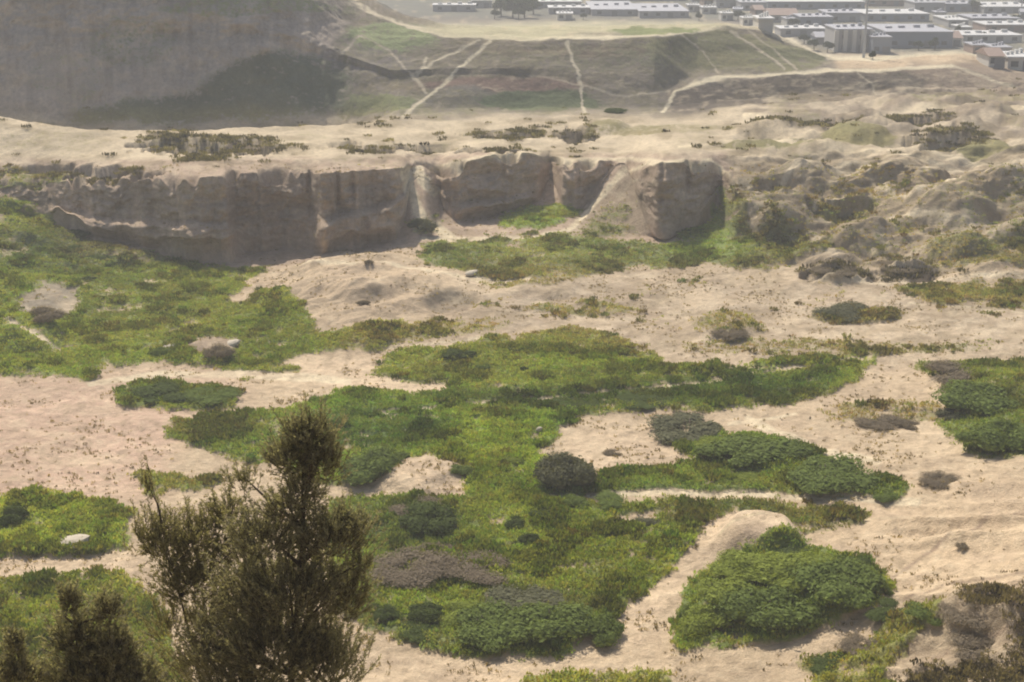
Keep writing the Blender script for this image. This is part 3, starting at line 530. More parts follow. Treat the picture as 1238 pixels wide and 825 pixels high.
# ------------------------------------------------------------------ ground vegetation nobody could count
def visible_mask():
    zang = (Zg - CAMZ) / Yg; mx = np.maximum.accumulate(np.where(Yg > 60, zang, -9), axis=0)
    return zang >= mx - .002
vis = visible_mask()
def scatter(nper, wfun):
    """pick terrain vertices at random, weighted by the ground area they stand for"""
    dA = np.zeros_like(Yg); dA[1:-1, 1:-1] = np.abs((Yg[2:, 1:-1] - Yg[:-2, 1:-1]) / 2 * (Xg[1:-1, 2:] - Xg[1:-1, :-2]) / 2)
    w = dA * wfun; tot = w.sum(); n = int(min(nper, 1e7)); c = np.cumsum(w.ravel()) / tot
    k = np.searchsorted(c, RNG.random(n)); k = np.clip(k, 0, NR * NC - 1); return k
def tufts(name, k, blades, hgt, wid, spread, mat, colfun, label, cat, lean=.6):
    n = len(k); base = V[k].astype(np.float64)
    base[:, :2] += RNG.normal(0, .12, (n, 2)) * (base[:, 1:2] / 90)
    col = colfun(k, n)
    B = blades; bp = np.repeat(base, B, 0); cc = np.repeat(col, B, 0); m = n * B
    sc = np.repeat(.6 + .8 * RNG.random(n), B) * (.7 + .6 * RNG.random(m))
    th = RNG.random(m) * 2 * np.pi; ph = RNG.random(m) * 2 * np.pi; le = RNG.random(m) * lean
    sp = np.repeat(sc.reshape(n, B).mean(1), B) * spread * np.sqrt(RNG.random(m)); s0 = RNG.random(m) * 2 * np.pi
    bp = bp + np.stack([np.cos(s0) * sp, np.sin(s0) * sp, np.full(m, -.03)], 1)
    wv = np.stack([np.cos(th), np.sin(th), np.zeros(m)], 1) * (wid * sc)[:, None]
    tip = bp + np.stack([np.cos(ph) * le, np.sin(ph) * le, 1 - le * .4], 1) * (hgt * sc)[:, None]
    mid = (bp + tip) / 2
    VV = np.stack([bp - wv * .4, mid - wv * .0 + wv, tip, mid - wv], 1).reshape(-1, 3)
    FF = np.arange(m * 4).reshape(m, 4)
    o = mesh_np(name, VV, FF, mat, cols={'leaf': np.repeat(cc, 4, 0)}); tag(o, label, cat, kind='stuff'); return o
LM = leaf_mat('grass_leaf', 'leaf', trans=.35, var=.5, scale=.8)
grf = grsc.reshape(-1, 3); cvf = cover
inview = (PXg > -120) & (PXg < WW + 120) & (ROWg < 900) & (ROWg > 200) & vis & (BL > 1.1)
patch = fbm(Xg / 3, Yg / 3, seed=101, oct=3)
def gcol(mul, jit):
    def f(k, n):
        c = grf[k] * mul; c = c * (1 + RNG.normal(0, jit, (n, 1))); return np.clip(c * (1 + RNG.normal(0, .08, (n, 3))), .008, .5)
    return f
gw = (np.clip(cvf * 1.15 - .12, 0, 1) ** 1.5) * inview * np.clip(1.2 - (Yg - 90) / 170, .12, 1)
tufts('grass', scatter(115000, gw * (.4 + patch)), 8, .24, .055, .28, LM, gcol(1.62, .15), 'short green grass and herbs covering the basin floor', 'grass')
tufts('weeds', scatter(11000, gw * np.clip((patch - .55) * 6, 0, 1)), 28, .40, .08, .45, LM, gcol(.92, .2), 'darker leafy weeds in clumps among the grass', 'weeds')
def drycol(k, n): return np.clip(np.array([.26, .20, .11]) * (1 + RNG.normal(0, .3, (n, 1))), .03, .5)
sw0 = samp(DRYZ, px0, row0) * inview
sw = np.clip(1 - cvf * 1.5, 0, 1) * inview * np.clip(1.2 - (Yg - 90) / 170, .15, 1)
tufts('dry_tufts', scatter(7500, sw * np.clip((patch - .48) * 5, 0.03, 1)), 7, .20, .035, .16, LM, drycol, 'thin straw coloured dry tufts scattered over the bare sand', 'dry grass')
def scrubcol(k, n): return np.clip(np.array([.175, .145, .09]) * (1 + RNG.normal(0, .35, (n, 1))), .02, .4)
tufts('dry_scrub', scatter(900, sw0 * np.clip((patch - .4) * 5, 0, 1)), 26, .26, .05, .40, LM, scrubcol, 'dark brown thorny scrub covering the slope in the lower right corner', 'scrub')
sw1 = np.clip(samp(HOLM * .9 + zb * np.clip((sn - .6) * 8, 0, 1) * .04 + zp * np.clip((sn - .6) * 8, 0, 1) * .1, px0, row0), 0, 1) * vis * (ROWg > 95) * (ROWg < 345) * (PXg > -60) * (PXg < WW + 60)
tufts('hillside_scrub', scatter(1500, sw1), 24, .42, .09, .70, LM, lambda k, n: scrubcol(k, n) * np.array([.95, 1.0, .9]), 'low dark brown scrub in the hollows of the upper terrace', 'scrub')

# ------------------------------------------------------------------ shrubs
def ico(sub=2):
    import bmesh
    bm = bmesh.new(); bmesh.ops.create_icosphere(bm, subdivisions=sub, radius=1); v = np.array([p.co[:] for p in bm.verts]); f = np.array([[q.index for q in p.verts] for p in bm.faces]); bm.free(); return v, f
IV, IF = ico(2)
def shrub_mesh(name, mat, seed, nl=14, leaves=9000, ls=.046, core=.66, upright=0.0, asp=1.0):
    """unit shrub: about 2 wide, 1 high, base at z = 0; leaf-sized faces round several lobes"""
    r = np.random.default_rng(seed); lob = []
    for i in range(nl):
        t = r.random() * 6.28; d = .72 * math.sqrt(r.random()); s = .16 + .30 * r.random()
        lob.append((d * math.cos(t), d * math.sin(t), (.12 + .5 * (1 - d) * (.55 + .45 * r.random())), s, s * (.8 + .35 * r.random())))
    VV = []; FF = []; n0 = 0
    for (cx, cy, cz, s, sz) in lob:
        v = IV * np.array([s, s, sz]) * core; v = v * (1 + (fbm(v[:, 0] * 6 + cx * 9 + 50, v[:, 1] * 6 + 50, v[:, 2] * 6 + 50, oct=3, seed=seed) - .5)[:, None] * .6)
        v = v + np.array([cx, cy, cz]); v[:, 2] = np.maximum(v[:, 2], -.02)
        q = np.concatenate([IF, IF[:, 2:3]], 1)
        VV.append(v); FF.append((IF + n0)); n0 += len(v)
    cv = np.concatenate(VV); cf = np.concatenate(FF)
    # leaves
    li = r.integers(0, nl, leaves); lob = np.array(lob); u = r.normal(size=(leaves, 3)); u /= np.linalg.norm(u, axis=1)[:, None]; u[:, 2] = np.abs(u[:, 2]) * .9 + u[:, 2] * .1
    rad = (.62 + .50 * r.random(leaves) + .25 * (r.random(leaves) < .08))
    p = lob[li, :3] + u * np.stack([lob[li, 3], lob[li, 3], lob[li, 4]], 1) * rad[:, None]; keep = p[:, 2] > -.01; p = p[keep]; u = u[keep]; n = len(p)
    nrm = u + r.normal(0, .42, (n, 3)); nrm /= np.linalg.norm(nrm, axis=1)[:, None]
    a = np.cross(nrm, r.normal(size=(n, 3))); a /= np.linalg.norm(a, axis=1)[:, None]; b = np.cross(nrm, a)
    s = ls * (.45 + 1.2 * r.random(n) ** 2)[:, None]
    q = np.stack([p - a * s, p + b * s * .5, p + a * s, p - b * s * .5], 1).reshape(-1, 3)
    lf = np.arange(n * 4).reshape(n, 4) + len(cv)
    me = bpy.data.meshes.new(name); allv = np.concatenate([cv, q])
    me.from_pydata(allv.tolist(), [], cf.tolist() + lf.tolist()); me.update(); me.materials.append(mat); return me
def stem_mesh(name, mat, seed):
    r = random.Random(seed); m = MB()
    for i in range(7):
        t = r.random() * 6.28; d = .5 * r.random(); p = (0.08 * math.cos(t), .08 * math.sin(t), -.08); q = (d * math.cos(t), d * math.sin(t), .45 + .2 * r.random())
        m.tube(p, q, .03, .012, 5)
    me = bpy.data.meshes.new(name); me.from_pydata(m.v, [], m.f); me.update(); me.materials.append(mat); return me
SM = {'green': leaf_mat('shrub_green_leaf', col=(.15, .19, .058), trans=.33, var=.95, scale=1.6),
      'bright': leaf_mat('shrub_bright_leaf', col=(.235, .275, .065), trans=.35, var=.95, scale=1.6),
      'dark': leaf_mat('shrub_dark_leaf', col=(.09, .115, .04), trans=.25, var=.6, scale=1.2),
      'grey': leaf_mat('shrub_grey_green_leaf', col=(.145, .145, .09), trans=.25, var=.5, scale=1.0),
      'dry': leaf_mat('shrub_dry_twig', col=(.225, .185, .14), trans=.3, var=.6, scale=1.0)}
WOOD = plain_mat('shrub_wood', (.11, .08, .055), .9, .4, 4)
SHM = {k: [shrub_mesh('foliage', m, 100 + 10 * i + j) for j in range(3)] for i, (k, m) in enumerate(SM.items())}
SHM['dry'] = [shrub_mesh('foliage', SM['dry'], 170 + j, leaves=12000, ls=.032, core=.45) for j in range(3)]
STM = stem_mesh('stem', WOOD, 5)
nsh = [0]
def shrub(px, row, wpx, hpx, kind, label, group=None, depth=None, name='shrub', dz=0.0):
    """px,row: where its base meets the ground in the photo; wpx,hpx its size there"""
    p = ground_at(px, row); dist = math.hypot(p.y, CAMZ - p.z); mpp = dist / F
    w = wpx * mpp / 2 * 1.08; dp = (depth * w if depth else w * .85)
    e = math.atan2(CAMZ - p.z, p.y)
    h = max((hpx * mpp - 2 * dp * math.sin(e) * .55) / math.cos(e), hpx * mpp * .45)
    p2 = Vector((p.x, p.y + dp * .75, 0)); p2.z = min(height_at(p2.x, p2.y), p.z + .4) - .06 + dz
    nsh[0] += 1; i = nsh[0]
    o = empty(name, p2, (i * 1.3 % 6.28) if abs(dp / w - 1) < .2 else 0)
    f = bpy.data.objects.new('foliage', SHM[kind][i % 3]); link(f, o); f.scale = (w, dp, h)
    s = bpy.data.objects.new('stem', STM); link(s, o); s.scale = (w, dp, h)
    tag(o, label, 'shrub', group); return o
LOW = 'shrubs scattered over the grassy basin'
# clump on the right foreground
CL = 'shrubs crowding the mound beside the sandy track'
for a in [(1022, 742, 130, 58, 'green', 'broad dark shrub on the right front of the mound clump above the dirt slope'),
          (930, 768, 130, 62, 'green', 'large shrub at the lower middle of the mound clump with shaded front'),
          (862, 778, 80, 44, 'bright', 'low bright shrub at the lower left corner of the mound clump'),
          (880, 738, 90, 42, 'bright', 'yellow green shrub on the left side of the mound clump by the pale track'),
          (960, 718, 120, 46, 'bright', 'bright rounded shrub at the centre of the mound clump'),
          (1040, 704, 64, 30, 'dark', 'dark shrub on the upper right shoulder of the mound clump'),
          (905, 702, 90, 30, 'bright', 'small bright shrub at the upper left of the mound clump'),
          (968, 686, 80, 24, 'dark', 'low dark shrub at the very top of the mound clump'),
          (1066, 718, 40, 26, 'green', 'smallest shrub at the far right tip of the mound clump'),
          (838, 752, 40, 26, 'green', 'small shrub on the far left edge of the mound clump')]: shrub(*a, CL)
DN = 'shrubs in a row on the dark grass in the middle right'
for a in [(838, 534, 112, 34, 'grey', 'grey green oval shrub at the left end of the row beside the bare sand opening'),
          (918, 571, 135, 46, 'green', 'dark domed shrub in the middle of the row of three right of the sand opening'),
          (1018, 604, 130, 48, 'green', 'dark domed shrub at the lower right end of the row above the pale footpath'),
          (868, 552, 60, 22, 'bright', 'low bright shrub squeezed between the first two domed shrubs')]: shrub(*a, DN)
RT = 'shrubs at the right edge of the basin'
for a in [(1155, 463, 100, 32, 'dry', 'brownish shrub topmost of the group at the right edge'),
          (1190, 502, 120, 50, 'green', 'wide dark green shrub in the middle of the right edge group'),
          (1218, 549, 110, 50, 'green', 'dark round shrub lowest of the right edge group'), (1150, 508, 36, 16, 'grey', 'small grey shrub left of the right edge group')]: shrub(*a, RT)
for a in [(680, 600, 84, 54, 'grey', 'grey green mound shrub below the bare sand opening'), (455, 585, 100, 44, 'green', 'dark green shrub left of the small pale sand hill'),
          (185, 492, 90, 26, 'dark', 'dark low shrub on the sand at left, left one of a joined pair'), (248, 493, 80, 18, 'green', 'flat green shrub on the sand at left, right one of a joined pair'),
          (520, 645, 90, 42, 'dark', 'very dark shrub just below the small pale sand hill'), (505, 628, 80, 24, 'dry', 'brown dry topped shrub behind the very dark shrub'),
          (490, 712, 116, 34, 'dry', 'wide brown purple dry bush right of the foreground conifer'), (572, 708, 100, 26, 'dry', 'brown dry bush with fading right side beside the wide dry bush'),
          (535, 688, 84, 22, 'dry', 'small brown dry bush behind the two wide dry bushes'),
          (600, 790, 120, 54, 'green', 'green bush on the left of the long dark bush line near the bottom'), (672, 796, 130, 60, 'green', 'largest dark fronted bush in the middle of the bush line near the bottom'),
          (728, 782, 70, 44, 'green', 'rounded bush at the right end of the bush line by the sandy track'), (640, 752, 110, 30, 'grey', 'grey topped bush behind the bush line near the bottom'), (560, 756, 70, 30, 'bright', 'bright bush above the left end of the bush line'),
          (462, 752, 46, 24, 'dark', 'small dark bush left of the pair in front of the dry bush'), (512, 757, 56, 30, 'dark', 'larger dark bush right of the pair in front of the dry bush'), (500, 780, 56, 20, 'dark', 'low black green bush on the pale grass near the bottom'),
          (555, 438, 44, 17, 'dark', 'small dark shrub on the pale meadow below the sandy mound'), (584, 449, 22, 10, 'green', 'tiny green shrub between the small dark shrub and the lone speck'), (634, 449, 12, 9, 'dark', 'lone black green shrub speck on the bright meadow'),
          (1030, 388, 84, 26, 'grey', 'lone grey green shrub on the tan flat below the dark banks'), (884, 415, 54, 18, 'dry', 'dry bush on the tan knoll left of the lone grey green shrub'), (640, 660, 28, 16, 'dark', 'small dark shrub in the grass gully, lower left one'),
          (625, 640, 34, 18, 'dark', 'small dark shrub in the grass gully, middle one'), (655, 628, 34, 16, 'dark', 'small dark shrub in the grass gully, upper right one'), (600, 668, 24, 12, 'green', 'tiny shrub at the lower end of the grass gully'),
          (695, 615, 44, 20, 'green', 'small shrub directly in front of the grey green mound shrub'), (10, 636, 46, 28, 'dark', 'black green shrub cut by the left edge of the photo'), (735, 618, 50, 14, 'green', 'flat shrub on the lower side of the pale footpath'),
          (785, 640, 40, 18, 'grey', 'small grey shrub beside the little bare patch under the footpath'), (822, 665, 24, 12, 'dark', 'tiny dark shrub on the left rim of the sandy track'), (90, 288, 40, 12, 'dark', 'dark shrub close under the left end of the cliff'),
          (70, 306, 50, 12, 'dark', 'dark shrub on the left slope below the cliff, upper one'), (120, 320, 70, 16, 'dark', 'wide dark shrub on the left slope below the cliff, lower one'), (105, 341, 20, 8, 'dark', 'tiny shrub in the green hollow under the left slope'),
          (45, 392, 60, 26, 'dry', 'dry brown bush on the left slope above the eroded bank'), (262, 440, 44, 22, 'dry', 'dry bush on the small brown knoll at the edge of the green hollow'), (190, 432, 30, 14, 'green', 'green shrub left of the small brown knoll'),
          (510, 285, 40, 22, 'grey', 'grey shrub at the foot of the pale ridge between the two cliffs'), (745, 137, 36, 10, 'dark', 'dark shrub at the foot of the far green slope'), (445, 322, 14, 8, 'dry', 'tiny dry bush on the sandy mound'),
          (438, 370, 20, 10, 'dry', 'small dry bush on the shaded side of the sandy mound'), (1015, 336, 66, 13, 'dry', 'dark dry bush added as gully shadow under the eroded bank, left one'), (1096, 333, 62, 13, 'dry', 'dark dry bush added as gully shadow under the eroded bank, right one'),  # both bushes under the eroded bank are added to stand for gully shadow
          (1185, 715, 22, 13, 'dry', 'lone dry bush on the sandy slope at lower right'), (1165, 668, 20, 10, 'dry', 'tiny dry bush beside the slanting track at lower right'), (740, 553, 24, 9, 'dry', 'tiny dry bush inside the bare sand opening'),
          (1085, 748, 70, 26, 'dark', 'dark olive shrub at the top of the lower right gully'), (1050, 790, 66, 26, 'dry', 'dry shrub halfway down the lower right gully'), (1010, 815, 70, 26, 'dark', 'dark olive shrub at the bottom of the lower right gully'), (1120, 760, 56, 26, 'green', 'green shrub on the right rim of the lower right gully'),
          (1200, 800, 90, 30, 'dry', 'dry thorny bush in the lower right corner'), (1180, 765, 80, 26, 'dry', 'dry thorny bush above the one in the lower right corner'), (1070, 520, 70, 20, 'dry', 'dry bush on the sand between the domed shrubs and the right edge'), (1140, 590, 60, 18, 'dry', 'dry bush on the sand right of the domed row'),
          (1100, 520, 34, 14, 'dry', 'small dry bush next to the dry bush on the right sand'), (905, 588, 60, 18, 'bright', 'low bright shrub in front of the middle domed shrub'), (1075, 610, 40, 16, 'green', 'small shrub at the right foot of the lower domed shrub'),
          (555, 580, 40, 18, 'green', 'small green shrub at the right foot of the pale sand hill'), (620, 560, 36, 14, 'bright', 'low bright shrub on the grass between the two sand openings'), (700, 497, 80, 12, 'dark', 'long low dark shrub on the upper rim of the sand opening'), (790, 497, 90, 10, 'dark', 'flat dark shrub above the right part of the sand opening')]:
    shrub(*a, LOW)

# ------------------------------------------------------------------ foreground conifers
NEED = leaf_mat('conifer_needles', col=(.25, .235, .19), trans=.5, var=.9, scale=3.0)
NEED2 = leaf_mat('feathery_needles', col=(.25, .23, .165), trans=.5, var=.8, scale=3.0)
BARK = plain_mat('conifer_bark', (.075, .055, .04), .9, .5, 8)
def conifer(name, label, dist, basepx, toppx, blobs, mat, seed, tr=.09, nl=.09, wl=.012):
    """trunk with limbs and needle sprays; blobs = (px,row,rx,ry,number of twigs) seen from the viewpoint, built at real size at this distance"""
    r = np.random.default_rng(seed)
    def at(px, row, Y): dx, dy, dz = ray(px, row); return np.array([Y * dx / dy, Y, CAMZ + Y * dz / dy])
    b = at(basepx, 760, dist); gz = float(np.interp(dist, Yg[:, NC // 2], Zg[:, NC // 2])); base = np.array([b[0], dist, gz - .1])
    top = at(*toppx, dist); root = empty(name, base); mt = MB(); mpp = dist / F
    tp = [base + (top - base) * t + np.array([math.sin(t * 5 + seed) * .10 * (1 - t), math.cos(t * 4) * .1 * (1 - t), 0]) for t in np.linspace(0, 1, 12)]
    for i in range(11): mt.tube(tp[i] - base, tp[i + 1] - base, tr * (1 - i / 11.5), tr * (1 - (i + 1) / 11.5), 7)
    LV = []; cnt = 0
    for (px, row, rx, ry, n) in blobs:
        c = at(px, row, dist); ax = np.array([rx * mpp, (rx + ry) / 2 * mpp * .8, ry * mpp]) * 1.03
        # limb into the middle of the blob
        k = int(np.clip((c[2] - ax[2] * .9 - base[2]) / (top[2] - base[2]) * 11, 0, 10)); l0 = tp[k]; lm = (l0 + c) / 2 + r.normal(0, .06, 3); mt.tube(l0 - base, lm - base, tr * .45, tr * .28, 5); mt.tube(lm - base, c - base, tr * .28, tr * .12, 5)
        for q in range(n):
            u = r.normal(size=3); u /= np.linalg.norm(u); rr = r.random() ** .5 * (1.0 + .45 * (r.random() < .18)); e = c + ax * u * rr
            s = e + (c - e) * (.35 + .3 * r.random()) - np.array([0, 0, ax[2] * .25]); d = e - s; ln = np.linalg.norm(d) + 1e-6; d = d / ln
            d = d * .7 + np.array([0, 0, .5]) + r.normal(0, .15, 3); d /= np.linalg.norm(d); L_ = min(ln, .55) * (.8 + .5 * r.random()); s = e - d * L_
            mt.tube(s - base, e - base, .008, .003, 3)
            m = int(26 * L_ / .4) + 6; t = r.random(m) ** .8; p = s + d * (t * L_)[:, None] * 1.08
            nd = r.normal(size=(m, 3)); nd -= d * (nd @ d)[:, None]; nd /= np.linalg.norm(nd, axis=1)[:, None]; nd = nd * .65 + d * (.5 + .5 * r.random((m, 1))); nd /= np.linalg.norm(nd, axis=1)[:, None]
            wv = np.cross(nd, r.normal(size=(m, 3))); wv /= np.linalg.norm(wv, axis=1)[:, None]; l = (nl * (.6 + .7 * r.random(m)))[:, None]
            LV.append(np.stack([p - wv * wl * .4, p + nd * l * .5 + wv * wl, p + nd * l, p + nd * l * .5 - wv * wl], 1).reshape(-1, 3) - base)
    mt.build('trunk', BARK, root)
    VV = np.concatenate(LV); mesh_np('crown', VV, np.arange(len(VV)).reshape(-1, 4), mat, root); tag(root, label, 'tree', 'dark conifers in the near foreground'); return root
conifer('conifer_tree', 'tallest dark conifer in front with a tufted top and broad lower crown', 24.0, 335, (374, 492),
        [(372, 520, 38, 30, 260), (352, 545, 40, 30, 230), (388, 550, 34, 32, 210), (366, 585, 32, 26, 170), (345, 606, 44, 24, 150), (296, 578, 26, 24, 60), (322, 640, 60, 38, 320), (398, 640, 54, 42, 330), (350, 700, 90, 54, 640),
         (418, 712, 38, 46, 220), (300, 715, 54, 44, 300), (330, 770, 95, 54, 680), (395, 790, 56, 64, 380), (290, 830, 90, 50, 500), (428, 630, 26, 24, 80), (436, 680, 20, 24, 60), (250, 780, 50, 40, 150)], NEED, 3, .10, .08, .010)
conifer('feathery_tree', 'thin feathery olive tree with upright twigs left of the tallest conifer', 25.5, 262, (178, 560),
        [(200, 650, 40, 50, 190), (240, 640, 46, 46, 220), (178, 585, 10, 36, 30), (178, 645, 22, 40, 70), (275, 615, 34, 36, 110), (235, 690, 62, 40, 300), (205, 750, 40, 40, 90), (265, 745, 50, 55, 260), (290, 660, 36, 44, 160), (240, 800, 60, 40, 150)], NEED2, 5, .05, .08, .010)
conifer('conifer_tree', 'short dark double tipped conifer in the lower left corner', 22.5, 100, (84, 700),
        [(84, 722, 18, 24, 110), (130, 735, 22, 26, 120), (92, 765, 40, 34, 300), (135, 780, 38, 36, 280), (100, 815, 76, 38, 600), (165, 820, 44, 34, 200)], NEED, 8, .06)
conifer('conifer_tree', 'smallest dark conifer cut by the left edge at the bottom', 22.0, 12, (18, 748),
        [(18, 775, 14, 22, 90), (20, 810, 38, 30, 260)], NEED, 21, .05)

# ------------------------------------------------------------------ stones
STONE = plain_mat('pale_stone', (.46, .40, .30), .9, .3, 2)
def stone(px, row, w, h, label):
    p = ground_at(px, row); mpp = math.hypot(p.y, 50) / F; r = np.random.default_rng(int(px)); v = IV * np.array([w * mpp / 2, w * mpp * .3, h * mpp / 2]) * (1 + .35 * (fbm(IV[:, 0] * 2 + px, IV[:, 1] * 2 + 9, IV[:, 2] * 2 + 9, oct=3) - .5))[:, None]
    o = mesh_np('stone', v, IF, STONE); o.location = (p.x, p.y, p.z + h * mpp * .25); o.rotation_euler = (0, R(-6), r.random()); tag(o, label, 'stone', 'pale stones lying on the ground'); return o
for a in [(88, 656, 44, 9, 'long pale stone slab lying in the grass at lower left'), (90, 668, 10, 6, 'small pale stone just below the long slab'), (652, 521, 10, 6, 'small white stone on the left rim of the bare sand opening'), (953, 426, 5, 4, 'tiny white stone on the tan flat'),
          (205, 424, 22, 6, 'pale stone left of the brown knoll'), (280, 418, 26, 8, 'pale flat stone on top of the brown knoll'), (570, 334, 20, 6, 'pale stone on the edge of the grey green flat'), (1052, 739, 8, 5, 'small pale stone in the lower right gully')]: stone(*a)

# ------------------------------------------------------------------ town on the plain
M_WHITE = plain_mat('white_roof_sheet', (.55, .54, .51), .5, .12, .1); M_GREY = plain_mat('grey_roof_sheet', (.34, .34, .36), .6, .25, .1); M_WALL = plain_mat('grey_plaster', (.33, .32, .31), .9, .3, .15)
M_WALL2 = plain_mat('cream_plaster', (.52, .49, .43), .9, .25, .15); M_BLUE = plain_mat('blue_grey_cladding', (.22, .24, .27), .8, .25, .1); M_BROWN = plain_mat('brown_roof', (.28, .20, .16), .8, .3, .2); M_GLASS = plain_mat('dark_window_glass', (.05, .06, .07), .25, .2, .3); M_DOOR = plain_mat('steel_door', (.20, .19, .18), .6, .2, .5)
MATS = {'white': M_WHITE, 'grey': M_GREY, 'wall': M_WALL, 'cream': M_WALL2, 'blue': M_BLUE, 'brown': M_BROWN}
TOWN = 'buildings of the town on the plain'
def town_at(px, row, zb=None):
    p = ground_at(px, row); return p
def building(x0, x1, rtop, rbase, wall, roof, label, depth=14, style='flat', nwin=None, rot=0, pil=False):
    p = town_at((x0 + x1) / 2, rbase); d = math.hypot(p.y, 50) / F; w = (x1 - x0) * d
    e = math.atan2(50 - p.z, p.y); h = max((rbase - rtop) * d - depth * math.sin(e), 2.6)
    zb = min(height_at(p.x, p.y), height_at(p.x, p.y + depth)) - .3; b = empty('building', (p.x, p.y + depth / 2, zb), rot); h += p.z - zb
    hw, hd = w / 2, depth / 2
    m = MB(); m.box(-hw, hw, -hd, hd, 0, h); m.build('wall', MATS[wall], b)
    m = MB()
    if style == 'gable': m.gable(-hw - .4, hw + .4, -hd - .5, hd + .5, h + .003, h + max(1.2, depth * .16))
    else:
        m.box(-hw - .3, hw + .3, -hd - .3, hd + .3, h + .003, h + .35)
        for vx in (.12, .33, .58, .81): m.box(-hw + w * vx, -hw + w * vx + min(2.2, w * .1), -1 + 5 * (vx - .4), .4 + 5 * (vx - .4), h + .35, h + .9 + vx * .6)
    m.build('roof', MATS[roof], b)
    n = nwin if nwin is not None else int(np.clip(w / 5, 2, 12)); fl_ = max(1, int(h / 3.6)); fl_ = min(fl_, 3)
    for f in range(fl_):
        for i in range(n):
            x = -hw + w * (i + .5) / n; z = 1.2 + f * (h - .8) / fl_
            ww = min(1.8, w / n * .55)
            if f == 0 and i == n // 2:
                m = MB(); m.box(x - 1.2, x + 1.2, -hd - .08, -hd + .02, .1, min(2.6, h - .2)); m.build('door', M_DOOR, b); continue
            if z + 1.3 > h: continue
            m = MB(); m.box(x - ww / 2, x + ww / 2, -hd - .06, -hd + .02, z, min(z + 1.3, h - .15)); m.build('window', M_GLASS, b)
    if pil:
        for i in range(5):
            x = -hw + w * i / 4; m = MB(); m.box(x - .7, x + .7, -hd - 1.0, -hd - .07, 0, h - .1); m.build('pilaster', M_WALL2, b)
    tag(b, label, 'building', TOWN); return b
SPOTS = []; NAMED = []; USED = {}
